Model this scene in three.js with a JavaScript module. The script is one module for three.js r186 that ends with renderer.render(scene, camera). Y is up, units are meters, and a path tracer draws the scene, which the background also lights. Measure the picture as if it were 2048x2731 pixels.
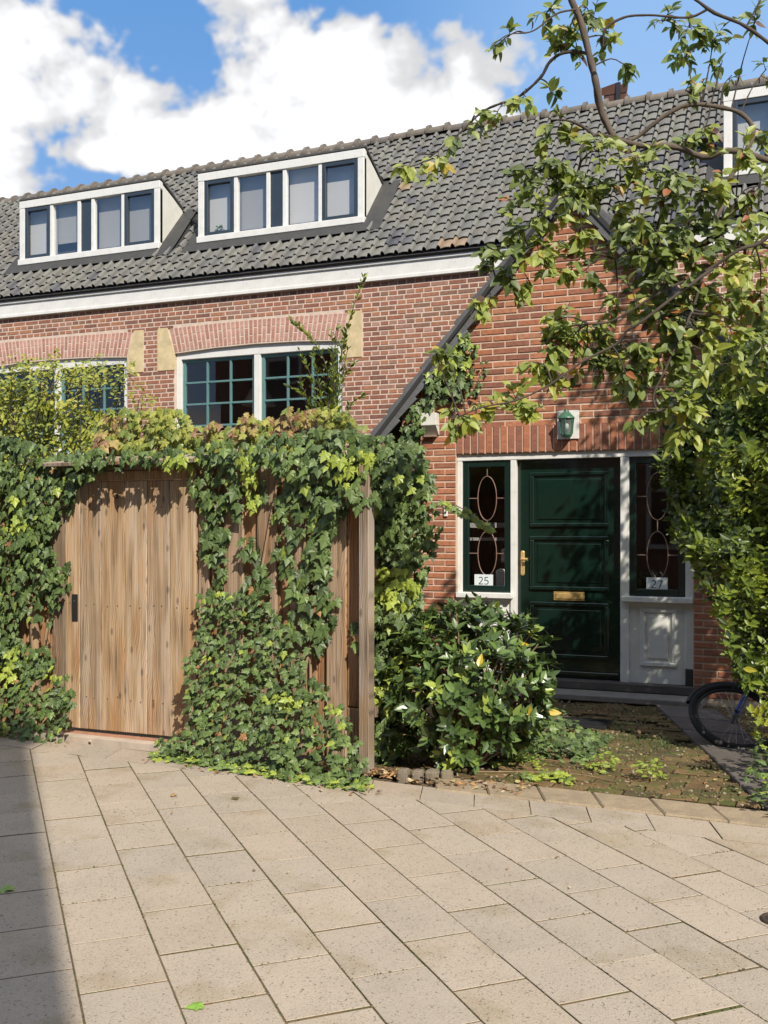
import * as THREE from 'three';
import { mergeGeometries } from 'three/addons/utils/BufferGeometryUtils.js';
import { RoundedBoxGeometry } from 'three/addons/geometries/RoundedBoxGeometry.js';

// ------------------------------------------------------------------ camera, sky, sun, exposure
const scene = new THREE.Scene();
const PSI = THREE.MathUtils.degToRad(22.5), EYE = 1.55;
const camera = new THREE.PerspectiveCamera(53.375, 768 / 1024, 0.05, 400);
camera.position.set(0, EYE, 0);
camera.rotation.y = PSI;
camera.setViewOffset(768, 1024, 0, -15.74, 768, 1024);
camera.updateMatrixWorld(true); camera.updateProjectionMatrix();
const renderer = new THREE.WebGLRenderer({ antialias: true });
renderer.toneMapping = THREE.LinearToneMapping;
renderer.toneMappingExposure = 1.85;
renderer.shadowMap.enabled = true; renderer.shadowMap.type = THREE.PCFSoftShadowMap;
renderer.setSize(768, 1024);

const SUN_EL = THREE.MathUtils.degToRad(40), SUN_AZ = THREE.MathUtils.degToRad(43.4);
const sunDir = new THREE.Vector3(Math.sin(SUN_AZ) * Math.cos(SUN_EL), Math.sin(SUN_EL), Math.cos(SUN_AZ) * Math.cos(SUN_EL));
const sun = new THREE.DirectionalLight(new THREE.Color(1, 0.93, 0.82), 3.15);
sun.position.copy(sunDir).multiplyScalar(30).add(new THREE.Vector3(-3, 0, -7)); sun.target.position.set(-3, 0, -7);
sun.castShadow = true; sun.shadow.mapSize.set(4096, 4096); sun.shadow.radius = 1;
Object.assign(sun.shadow.camera, { left: -14, right: 14, top: 14, bottom: -14, near: 1, far: 70 });
scene.add(sun, sun.target);

// random numbers and noise
let RS = 7;
const rnd = () => { RS = (RS + 0x6d2b79f5) | 0; let t = Math.imul(RS ^ (RS >>> 15), 1 | RS); t = (t + Math.imul(t ^ (t >>> 7), 61 | t)) ^ t; return ((t ^ (t >>> 14)) >>> 0) / 4294967296; };
const rr = (a, b) => a + (b - a) * rnd();
const seed = (n) => { RS = n * 7919 + 13; };
const hash = (x, y, z) => { let h = Math.imul(x, 374761393) ^ Math.imul(y, 668265263) ^ Math.imul(z, 1274126177); h = Math.imul(h ^ (h >>> 13), 1274126177); h = Math.imul(h ^ (h >>> 16), 2246822519); return ((h ^ (h >>> 15)) >>> 0) / 4294967296; };
const sm = (t) => t * t * (3 - 2 * t), lerp = (a, b, t) => a + (b - a) * t, clamp = (x, a = 0, b = 1) => Math.min(b, Math.max(a, x));
const sstep = (a, b, x) => sm(clamp((x - a) / (b - a)));
function vn(x, y, z = 0) {
  const i = Math.floor(x), j = Math.floor(y), k = Math.floor(z), u = sm(x - i), v = sm(y - j), w = sm(z - k);
  const L = (kk) => lerp(lerp(hash(i, j, kk), hash(i + 1, j, kk), u), lerp(hash(i, j + 1, kk), hash(i + 1, j + 1, kk), u), v);
  return w === 0 ? L(k) : lerp(L(k), L(k + 1), w);
}
const fbm = (x, y, z, n) => { let s = 0, a = 0.5, t = 0; for (let i = 0; i < n; i++) { s += a * vn(x, y, z); t += a; a *= 0.52; x = x * 2.03 + 7.1; y = y * 2.03 + 3.7; z = z * 2.03 + 1.3; } return s / t; };

{ // the sky: blue air and sunlit cumulus, as one computed panorama (azimuth and elevation in degrees from the house's direction)
  const CLOUDS = [[-19.7, 23.8, 3.9, 3.1, 1], [-18, 22.6, 4.6, 2.5, 0.95], [-14.8, 22.4, 2.4, 1.4, 0.5], [-20.6, 20.2, 2.8, 2.6, 0.75], [-23.3, 21.4, 5.2, 5.2, 1], [-15.2, 19.1, 1.8, 1.2, 0.9], [-13.8, 19.9, 1.6, 1.3, 0.8], [-8.5, 26.1, 2.1, 2.3, 1], [-7, 26.6, 2.3, 2.1, 1], [-7, 23.6, 2.9, 3.1, 1], [-3.4, 23.1, 3.9, 2.9, 1], [-1.8, 24.6, 1.4, 1.7, 1], [0.8, 24, 3.4, 2.5, 1], [3.9, 24.6, 2.1, 1.8, 1], [-9, 20.9, 3.9, 2.1, 1], [-11.6, 19.8, 2, 1.4, 0.7], [-3.4, 20.6, 6.8, 2.3, 1], [1.8, 21.8, 4.7, 2.3, 1], [6, 23.5, 2.6, 2.3, 0.75], [8, 24.7, 1.6, 1.2, 0.6], [-2.5, 17, 8, 2.6, 0.8], [-30, 24, 6, 5, 1]];
  const W = 4096, H = 2048, data = new Float32Array(W * H * 4), D2 = 180 / Math.PI;
  for (let row = 0; row < H; row++) {
    const el = ((row + 0.5) / H - 0.5) * Math.PI, ed = el * D2, y = Math.sin(el), ce = Math.cos(el);
    for (let col = 0; col < W; col++) {
      const az = ((col + 0.5) / W - 0.5) * 2 * Math.PI, o = (row * W + col) * 4;
      let r = 0.3, g = 0.33, b = 0.36;
      if (y > -0.01) {
        const x = Math.cos(az) * ce, z = Math.sin(az) * ce;
        const fr = -Math.sin(PSI) * x - Math.cos(PSI) * z, rt = Math.cos(PSI) * x - Math.sin(PSI) * z;
        const ad = Math.atan2(rt, fr) * D2, toSun = clamp(x * sunDir.x + y * sunDir.y + z * sunDir.z, -1, 1);
        const t = clamp(y, 0, 1), k = Math.pow(1 - t, 3.2);
        const pale = clamp(k + 0.34 * sstep(-4, 14, ad) * (1 - sstep(40, 90, ad)) + 0.25 * Math.pow(clamp(toSun), 6));
        r = lerp(0.042, 0.29, pale); g = lerp(0.15, 0.42, pale); b = lerp(0.36, 0.6, pale);
        const near = Math.abs(ad) < 45 && ed < 45;
        const wx = fbm(x * 9 + 5, y * 11, z * 9, 3) - 0.5, wy = fbm(x * 9 + 25, y * 11 + 3, z * 9, 3) - 0.5;
        const c3 = near ? 13 : 4, n = fbm(x * c3 + wx * 0.9 + 11, y * c3 * 1.3 + wy * 0.9 + 4, z * c3 + 9, near ? 6 : 4);
        let m = 0;
        if (near) { for (const [ca, cel, ra, re, w] of CLOUDS) { const dx = (ad - ca + wx * 2.4) / ra, dy = (ed - cel + wy * 2.4) / re, d = dx * dx + dy * dy; if (d < 6) m = m + w * Math.exp(-1.25 * d) * (1 - m * 0.8); } m = Math.min(m, 1.1); }
        const wide = sstep(0.46, 0.6, fbm(x * 2.1 + 3, y * 2.6 + 8, z * 2.1 + 1, 4));
        const edge = near ? sstep(32, 45, Math.max(Math.abs(ad), ed)) : 1;
        m = lerp(m, wide * 0.9, edge);
        const fine = near ? fbm(x * 60 + n * 4, y * 75, z * 60 + 2, 4) - 0.5 : 0;
        const dens = m * 0.84 + (n - 0.5) * 1.7 * (0.35 + 0.65 * sstep(0, 0.35, m)) + fine * 0.85 * sstep(0.02, 0.3, m);
        const cov = sstep(0.25, 0.58, dens);
        const body = 0.62 + 0.38 * sstep(0.42, 0.95, dens * 0.75 + (fbm(x * 16 + 31, y * 22, z * 16, 4) - 0.35) * 0.75);
        const cw = 0.63 * body;
        r = lerp(r, cw, cov); g = lerp(g, cw * 1.005, cov); b = lerp(b, cw * 1.03, cov);
      }
      data[o] = r; data[o + 1] = g; data[o + 2] = b; data[o + 3] = 1;
    }
  }
  const sky = new THREE.DataTexture(data, W, H, THREE.RGBAFormat, THREE.FloatType);
  sky.mapping = THREE.EquirectangularReflectionMapping; sky.magFilter = sky.minFilter = THREE.LinearFilter; sky.needsUpdate = true;
  scene.background = sky; scene.environment = sky;
}

// ------------------------------------------------------------------ textures and materials
const enc = (v) => Math.round(255 * clamp(v <= 0.0031308 ? 12.92 * v : 1.055 * Math.pow(v, 1 / 2.4) - 0.055));
function tex(w, h, f, srgb = true) {          // f(u, v) gives linear colour or a height
  const d = new Uint8Array(w * h * 4);
  for (let j = 0; j < h; j++) for (let i = 0; i < w; i++) {
    const c = f(i / w, j / h), o = (j * w + i) * 4;
    for (let k = 0; k < 3; k++) { const v = Array.isArray(c) ? c[k] : c; d[o + k] = srgb ? enc(v) : Math.round(255 * clamp(v)); }
    d[o + 3] = 255;
  }
  const t = new THREE.DataTexture(d, w, h); t.wrapS = t.wrapT = THREE.RepeatWrapping; t.magFilter = THREE.LinearFilter; t.minFilter = THREE.LinearMipmapLinearFilter; t.generateMipmaps = true;
  if (srgb) t.colorSpace = THREE.SRGBColorSpace; t.needsUpdate = true; return t;
}
// periodic noise: n cells across the tile
const pn = (u, v, nu, nv, s = 0) => { const x = u * nu, y = v * nv, i = Math.floor(x), j = Math.floor(y), a = sm(x - i), b = sm(y - j), H = (p, q) => hash(((p % nu) + nu) % nu, ((q % nv) + nv) % nv, s); return lerp(lerp(H(i, j), H(i + 1, j), a), lerp(H(i, j + 1), H(i + 1, j + 1), a), b); };
const pf = (u, v, nu, nv, s, o = 4) => { let r = 0, a = 0.5, t = 0; for (let i = 0; i < o; i++) { r += a * pn(u, v, nu << i, nv << i, s + i); t += a; a *= 0.55; } return r / t; };
const brickTex = tex(256, 256, (u, v) => { const n = pf(u, v, 6, 10, 1, 5), s = pn(u, v, 90, 90, 9); return 0.62 + 0.55 * n - (s > 0.9 ? 0.22 : 0) + (s < 0.06 ? 0.18 : 0); });
const brickBump = tex(256, 256, (u, v) => pf(u, v, 12, 16, 3, 5), false);
const mortarTex = tex(256, 256, (u, v) => 0.72 + 0.36 * pf(u, v, 8, 8, 21, 5));
const roofTex = tex(256, 256, (u, v) => { const n = pf(u, v, 5, 5, 31, 5), l = pf(u, v, 14, 14, 37, 3); const k = 0.66 + 0.5 * n; return l > 0.66 ? [k * 1.16, k * 1.16, k * 1.0] : [k, k, k]; });
const paintTex = tex(256, 256, (u, v) => { const n = pf(u, v, 5, 7, 41, 5), f = pf(u, v, 40, 9, 43, 3); const k = 0.86 + 0.14 * n - (f > 0.68 ? 0.16 * (f - 0.68) / 0.2 : 0); return [k, k * 0.995, k * 0.98]; });
const stoneTex = tex(256, 256, (u, v) => { const n = pf(u, v, 6, 6, 51, 5), s = pn(u, v, 120, 120, 55); return 0.62 + 0.5 * n + (s > 0.9 ? 0.25 : 0) - (s < 0.08 ? 0.22 : 0); });
const stoneBump = tex(256, 256, (u, v) => 0.5 * pf(u, v, 20, 20, 52, 4) + 0.5 * pn(u, v, 120, 120, 55), false);
const paverTex = tex(1024, 1024, (u, v) => {
  const n = pf(u, v, 7, 7, 61, 6), a = pn(u, v, 210, 210, 65), b = pn(u, v, 130, 130, 66), e = pn(u, v, 300, 300, 69), st = pf(u, v, 4, 4, 68, 5);
  let k = 0.84 + 0.2 * n + 0.16 * (e - 0.5), c = [k, k, k];
  if (a > 0.8) { const q = 1 - Math.min(0.62, 3.6 * (a - 0.8)); c = c.map((x) => x * q); }
  if (b > 0.87) { const q = 1 - Math.min(0.75, 6.5 * (b - 0.87)); c = c.map((x) => x * q); }
  if (a < 0.14) c = [c[0] * 1.16, c[1] * 1.18, c[2] * 1.2];
  if (st > 0.56) { const q = Math.min(0.3, (st - 0.56) * 1.5); c = [c[0] * (1 - q * 0.5), c[1] * (1 - q * 0.6), c[2] * (1 - q * 0.9)]; }
  return c;
});
const paverBump = tex(1024, 1024, (u, v) => 0.6 * pn(u, v, 230, 230, 65) + 0.4 * pf(u, v, 40, 40, 67, 3), false);
const soilTex = tex(512, 512, (u, v) => { const n = pf(u, v, 5, 5, 71, 6), m = pf(u, v, 6, 9, 77, 5), f = pn(u, v, 170, 170, 79); const k = 0.55 + 0.7 * n + (f > 0.9 ? 0.5 : 0) - (f < 0.1 ? 0.2 : 0); return m > 0.56 ? [k * 0.62, k * 0.82, k * 0.4] : [k, k * 0.86, k * 0.66]; });
const soilBump = tex(512, 512, (u, v) => 0.6 * pf(u, v, 14, 14, 73, 5) + 0.4 * pn(u, v, 170, 170, 79), false);
const woodTexOf = (s, knots) => tex(256, 1024, (u, v) => {
  const wob = pf(u, v, 3, 3, s, 4) - 0.5; let ring = u * 17 + wob * 1.5, kn = 0;
  for (let i = 0; i < knots + 2; i++) { const ku = hash(i, s, 5), kv = hash(i, s, 6); let du = u - ku; du -= Math.round(du); let dv = v - kv; dv -= Math.round(dv); const d = Math.sqrt(du * du * 110 + dv * dv * 900); ring += 2.2 * Math.exp(-d * d * 0.13); kn = Math.max(kn, 1 - sstep(0.25, 0.7, d)); }
  const g = Math.abs((ring * 2) % 2 - 1), late = sstep(0.5, 1, g) * (0.5 + 0.9 * pf(u, v, 6, 3, s + 9, 3)), fib = pf(u, v, 110, 4, s + 3, 3), wx = pf(u, v, 7, 4, s + 5, 4), or = pf(u, v, 5, 4, s + 15, 3);
  const k = (1.02 - 0.4 * late) * (0.66 + 0.6 * fib), grey = sstep(0.4, 0.6, wx), ora = sstep(0.5, 0.75, or);
  let c = [k * lerp(1, 1.06, ora), k * lerp(lerp(0.93, 1.03, grey), 0.84, ora * 0.8), k * lerp(lerp(0.82, 1.12, grey), 0.62, ora * 0.8)];
  const dk = sstep(0.52, 0.8, pf(u, v, 13, 4, s + 25, 4)), q = (0.46 + 0.92 * wx) * (1 - 0.42 * dk); c = c.map((x) => x * q * (1 - 0.5 * kn));
  return c;
});
const woodTex = [woodTexOf(101, 4), woodTexOf(131, 6), woodTexOf(161, 2)];
const woodBump = tex(256, 512, (u, v) => pf(u, v, 80, 4, 111, 3), false);
const barkTex = tex(256, 256, (u, v) => 0.5 + 0.75 * pf(u, v, 10, 3, 121, 5));
const leafTexOf = (pairs, vein) => tex(128, 128, (u, v) => {   // midrib up the middle, side veins slanting off it
  const x = Math.abs(u - 0.5) * 2, mid = Math.exp(-x * x * 900), sv = Math.abs((((v - x * 0.45) * pairs) % 1 + 1) % 1 - 0.5), side = Math.exp(-sv * sv * 260) * 0.6, n = pf(u, v, 5, 5, 141, 4);
  const k = 0.78 + 0.34 * n + vein * Math.max(mid, side); return [k, k, k * 0.96];
});
const ivyTex = leafTexOf(3, 0.55), leafTex = leafTexOf(8, 0.28);

const col = (r, g, b) => new THREE.Color().setRGB(r, g, b);
const std = (c, rough, o = {}) => new THREE.MeshStandardMaterial({ color: Array.isArray(c) ? col(...c) : c, roughness: rough, ...o });
const phys = (c, rough, o = {}) => new THREE.MeshPhysicalMaterial({ color: Array.isArray(c) ? col(...c) : c, roughness: rough, ...o });
const M = {
  white: std([0.76, 0.75, 0.715], 0.45, { map: paintTex }), cream: std([0.72, 0.7, 0.63], 0.6, { map: paintTex }),
  mortar: std([0.66, 0.525, 0.425], 0.95, { map: mortarTex, bumpMap: brickBump, bumpScale: 0.002 }),
  mortarDark: std([0.63, 0.485, 0.36], 0.95, { map: mortarTex, bumpMap: brickBump, bumpScale: 0.002 }),
  sand: std([0.65, 0.52, 0.3], 0.9, { map: stoneTex, bumpMap: stoneBump, bumpScale: 0.001 }),
  lead: std([0.055, 0.053, 0.05], 0.75, { map: stoneTex }), zinc: std([0.22, 0.22, 0.22], 0.5, { map: stoneTex }),
  roofDark: std([0.03, 0.03, 0.03], 0.9), slateBlue: std([0.035, 0.05, 0.07], 0.4, { map: paintTex }),
  teal: std([0.11, 0.225, 0.225], 0.45, { map: paintTex }), doorGreen: phys([0.005, 0.021, 0.015], 0.25, { clearcoat: 1, clearcoatRoughness: 0.06, map: paintTex }),
  frameGreen: phys([0.004, 0.018, 0.014], 0.35, { clearcoat: 0.7, clearcoatRoughness: 0.15 }),
  lanternGreen: phys([0.05, 0.14, 0.085], 0.4, { clearcoat: 0.4 }), brass: std([0.72, 0.5, 0.2], 0.42, { metalness: 0.55, map: paintTex }),
  came: std([0.24, 0.15, 0.11], 0.5, { metalness: 0.2 }), glass: phys([1, 1, 1], 0.01, { transmission: 1, thickness: 0, ior: 1.62 }),
  glassBright: phys([1, 1, 1], 0.015, { transmission: 1, thickness: 0, ior: 2.3 }),
  frosted: phys([0.8, 0.86, 0.82], 0.25, { transmission: 0.9, thickness: 0 }), inside: std([0.26, 0.185, 0.14], 0.9), insideLight: std([0.3, 0.27, 0.23], 0.9),
  blind: std([0.3, 0.295, 0.28], 0.9), blindLight: std([0.5, 0.49, 0.455], 0.9),
  stone: std([0.115, 0.098, 0.085], 0.9, { map: stoneTex, bumpMap: stoneBump, bumpScale: 0.003 }), concrete: std([0.27, 0.245, 0.215], 0.9, { map: stoneTex, bumpMap: stoneBump, bumpScale: 0.002 }),
  darkStone: std([0.06, 0.055, 0.05], 0.85, { map: stoneTex }), plastic: std([0.02, 0.02, 0.022], 0.45), rubber: std([0.012, 0.012, 0.012], 0.75),
  bikeBlue: phys([0.01, 0.04, 0.3], 0.3, { clearcoat: 0.8 }), steel: std([0.4, 0.4, 0.42], 0.35, { metalness: 0.9 }),
  bark: std([0.13, 0.1, 0.075], 0.95, { map: barkTex, bumpMap: barkTex, bumpScale: 0.004 }), stem: std([0.33, 0.22, 0.125], 0.95, { map: barkTex }), twig: std([0.06, 0.045, 0.035], 0.9),
  copper: std([0.16, 0.075, 0.05], 0.45, { metalness: 0.55, map: stoneTex }), pot: std([0.6, 0.6, 0.6], 0.6),
};
// ------------------------------------------------------------------ building helpers
const used = {};
const numbered = (n) => { const k = used[n] = (used[n] ?? -1) + 1; return k ? n + '_' + String(k).padStart(3, '0') : n; };
const shade = (o) => { o.castShadow = o.receiveShadow = true; return o; };
function thing(name, label, category, at = [0, 0, 0], group, kind) {
  const o = new THREE.Group(); o.name = numbered(name); o.position.set(...at); o.userData = { label, category }; if (group) o.userData.group = group; if (kind) o.userData.kind = kind;
  scene.add(o); return o;
}
function structure(name, label, geo, mat) { const o = geo ? shade(new THREE.Mesh(geo, mat)) : new THREE.Group(); o.name = numbered(name); o.userData = { kind: 'structure', label, category: name.replace(/_/g, ' ') }; scene.add(o); return o; }
function part(parent, name, geos, mat, kind) {   // geometry in world coordinates, moved into the parent's frame
  let g = Array.isArray(geos) ? (geos.length > 1 ? mergeGeometries(geos.map((q) => { const r = q.index ? q.toNonIndexed() : q; for (const k of Object.keys(r.attributes)) if (!['position', 'normal', 'uv'].includes(k)) r.deleteAttribute(k); return r; })) : geos[0]) : geos;
  const root = new THREE.Vector3(); let p = parent; while (p && p !== scene) { root.add(p.position); p = p.parent; }
  if (root.lengthSq() > 0) g = g.clone().translate(-root.x, -root.y, -root.z);
  const o = shade(new THREE.Mesh(g, mat)); o.name = name; if (kind) o.userData.kind = kind; parent.add(o); return o;
}
const uvm = (g, k = 4, ou = 0, ov = 0) => {      // uv in metres (k tiles a metre), by the face's main direction
  if (g.index) g = g.toNonIndexed();
  const p = g.attributes.position, n = g.attributes.normal, uv = new Float32Array(p.count * 2);
  for (let i = 0; i < p.count; i++) { const a = Math.abs(n.getX(i)), b = Math.abs(n.getY(i)), c = Math.abs(n.getZ(i)); const [u, v] = b > a && b > c ? [p.getX(i), p.getZ(i)] : a > c ? [p.getZ(i), p.getY(i)] : [p.getX(i), p.getY(i)]; uv[2 * i] = u * k + ou; uv[2 * i + 1] = v * k + ov; }
  g.setAttribute('uv', new THREE.BufferAttribute(uv, 2)); return g;
};
const bx = (x0, x1, y0, y1, z0, z1, r = 0) => { const w = x1 - x0, h = y1 - y0, d = z1 - z0, q = Math.min(r, w / 2.1, h / 2.1, d / 2.1); const g = q > 0 ? new RoundedBoxGeometry(w, h, d, 1, q) : new THREE.BoxGeometry(w, h, d); g.translate((x0 + x1) / 2, (y0 + y1) / 2, (z0 + z1) / 2); return uvm(g, 2); };
const V = (x, y, z) => new THREE.Vector3(x, y, z);
function tube(pts, r0, r1, sides = 6, n) {
  const c = new THREE.CatmullRomCurve3(pts.map((p) => (p.isVector3 ? p : V(...p)))), N = n ?? Math.max(2, pts.length * 3), pos = [], idx = [], uv = [], fr = c.computeFrenetFrames(N, false);
  for (let i = 0; i <= N; i++) { const p = c.getPointAt(i / N), r = lerp(r0, r1, i / N) * (1 + 0.3 * (hash(i, N, 3) - 0.5)); for (let j = 0; j <= sides; j++) { const a = (j / sides) * 2 * Math.PI, q = p.clone().addScaledVector(fr.normals[i], Math.cos(a) * r).addScaledVector(fr.binormals[i], Math.sin(a) * r); pos.push(q.x, q.y, q.z); uv.push(j / sides, i * 0.25); } }
  for (let i = 0; i < N; i++) for (let j = 0; j < sides; j++) { const a = i * (sides + 1) + j, b = a + sides + 1; idx.push(a, a + 1, b, b, a + 1, b + 1); }
  const g = new THREE.BufferGeometry(); g.setAttribute('position', new THREE.Float32BufferAttribute(pos, 3)); g.setAttribute('uv', new THREE.Float32BufferAttribute(uv, 2)); g.setIndex(idx); g.computeVertexNormals(); return g.toNonIndexed();
}
const rod = (a, b, r, s = 8) => { const A = V(...a), B = V(...b), d = B.clone().sub(A), g = new THREE.CylinderGeometry(r, r, d.length(), s); g.applyQuaternion(new THREE.Quaternion().setFromUnitVectors(V(0, 1, 0), d.clone().normalize())); g.translate(...A.add(B).multiplyScalar(0.5).toArray()); return g.toNonIndexed(); };
function tri(pos, uv) { const g = new THREE.BufferGeometry(); g.setAttribute('position', new THREE.Float32BufferAttribute(pos, 3)); if (uv) g.setAttribute('uv', new THREE.Float32BufferAttribute(uv, 2)); g.computeVertexNormals(); return uv ? g : uvm(g.computeVertexNormals() ?? g, 2); }
// a block with its front (+z) edges chamfered and no back
function block(w, h, d, c, ou = 0, ov = 0, k = 4) {
  const R = (a, b, z) => [[-a, -b, z], [a, -b, z], [a, b, z], [-a, b, z]], A = R(w / 2, h / 2, -d / 2), B = R(w / 2, h / 2, d / 2 - c), C = R(w / 2 - c, h / 2 - c, d / 2), pos = [];
  const quad = (p, q, r, s) => pos.push(...p, ...q, ...r, ...p, ...r, ...s);
  for (let i = 0; i < 4; i++) { const j = (i + 1) % 4; quad(A[i], A[j], B[j], B[i]); quad(B[i], B[j], C[j], C[i]); }
  quad(C[0], C[1], C[2], C[3]);
  const g = new THREE.BufferGeometry(); g.setAttribute('position', new THREE.Float32BufferAttribute(pos, 3)); g.computeVertexNormals(); return uvm(g, k, ou, ov);
}
// a flat slab over a polygon [x, z], its top edges chamfered
function slab(poly, y1, th, c, k = 0.8, ou = 0, ov = 0) {
  let a = 0; for (let i = 0; i < poly.length; i++) { const p = poly[i], q = poly[(i + 1) % poly.length]; a += p[0] * q[1] - q[0] * p[1]; }
  if (a > 0) poly = poly.slice().reverse();
  const cx = poly.reduce((s, p) => s + p[0], 0) / poly.length, cz = poly.reduce((s, p) => s + p[1], 0) / poly.length, pos = [];
  const inn = poly.map(([x, z]) => { const l = Math.hypot(x - cx, z - cz), s = Math.max(0.2, 1 - (c * 1.4) / l); return [cx + (x - cx) * s, cz + (z - cz) * s]; });
  const top = [], put = (...ps) => ps.forEach((p) => pos.push(...p));
  for (let i = 0; i < poly.length; i++) { const j = (i + 1) % poly.length, [p, q, r, s] = [poly[i], poly[j], inn[j], inn[i]];
    const a0 = [p[0], y1 - th, p[1]], b0 = [q[0], y1 - th, q[1]], a1 = [p[0], y1 - c, p[1]], b1 = [q[0], y1 - c, q[1]], a2 = [s[0], y1, s[1]], b2 = [r[0], y1, r[1]];
    put(a0, b0, b1, a0, b1, a1); for (const p of [a1, b1, b2, a1, b2, a2, a2, b2, [cx, y1, cz]]) top.push(...p); }
  const nSide = pos.length / 3; pos.push(...top);
  const g = new THREE.BufferGeometry(); g.setAttribute('position', new THREE.Float32BufferAttribute(pos, 3)); g.computeVertexNormals(); g.addGroup(0, nSide, 1); g.addGroup(nSide, top.length / 3, 0); return uvm(g, k, ou, ov);
}
const clip = (poly, f) => { const out = []; for (let i = 0; i < poly.length; i++) { const p = poly[i], q = poly[(i + 1) % poly.length], a = f(p), b = f(q); if (a >= 0) out.push(p); if ((a > 0 && b < 0) || (a < 0 && b > 0)) { const t = a / (a - b); out.push([lerp(p[0], q[0], t), lerp(p[1], q[1], t)]); } } return out; };
const VP = new THREE.Matrix4().multiplyMatrices(camera.projectionMatrix, camera.matrixWorldInverse), tmp = V(0, 0, 0);
function seen(x, y, z) { tmp.set(x, y, z).applyMatrix4(VP); const d = Math.hypot(x, y - EYE, z), front = -Math.sin(PSI) * x - Math.cos(PSI) * z > 0.1; return { x: (tmp.x + 1) * 384, y: (1 - tmp.y) * 512, d, in: front && Math.abs(tmp.x) < 1.06 && Math.abs(tmp.y) < 1.06 }; }
// pieces of one kind under a parent: the 'most' that show largest as meshes of their own, the rest joined as copies
function pieces(parent, name, items, geos, mats, { most = 300, hidden = () => false, rest } = {}) {
  const root = new THREE.Vector3(); let q = parent; while (q && q !== scene) { root.add(q.position); q = q.parent; }
  for (const it of items) { const e = it.m.elements, s = seen(e[12], e[13], e[14]); it.w = (s.in && !hidden(e[12], e[13], e[14], s) ? 1e3 : 1) * (it.a ?? 1) / (s.d * s.d); }
  const order = items.map((_, i) => i).sort((a, b) => items[b].w - items[a].w);
  const back = new THREE.Matrix4().makeTranslation(-root.x, -root.y, -root.z), later = {};
  order.forEach((i, k) => { const it = items[i], m = back.clone().multiply(it.m);
    if (k < most) { const o = shade(new THREE.Mesh(geos[it.g ?? 0], mats[it.c])); o.name = name; m.decompose(o.position, o.quaternion, o.scale); parent.add(o); }
    else (later[it.g ?? 0] ??= []).push([m, mats[it.c].color]); });
  for (const [g, list] of Object.entries(later)) {
    const mat = mats.rest ?? (mats.rest = mats[0].clone()); mat.color.setRGB(1, 1, 1);
    const im = shade(new THREE.InstancedMesh(geos[g], mat, list.length)); list.forEach(([m, c], i) => { im.setMatrixAt(i, m); im.setColorAt(i, c); });
    im.name = rest ?? name + 's'; im.userData.kind = 'stuff'; parent.add(im);
  }
}
const TRS = (x, y, z, rx = 0, ry = 0, rz = 0, s = [1, 1, 1]) => new THREE.Matrix4().compose(V(x, y, z), new THREE.Quaternion().setFromEuler(new THREE.Euler(rx, ry, rz)), V(...s));
const inPoly = (poly, x, y) => { let c = false; for (let i = 0, j = poly.length - 1; i < poly.length; j = i++) { const [a, b] = poly[i], [p, q] = poly[j]; if (b > y !== q > y && x < ((p - a) * (y - b)) / (q - b) + a) c = !c; } return c; };
const hedgeTop = (x, y, z, s) => s.x < 430 && s.y > 435;      // what the planting on the fence hides

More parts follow.
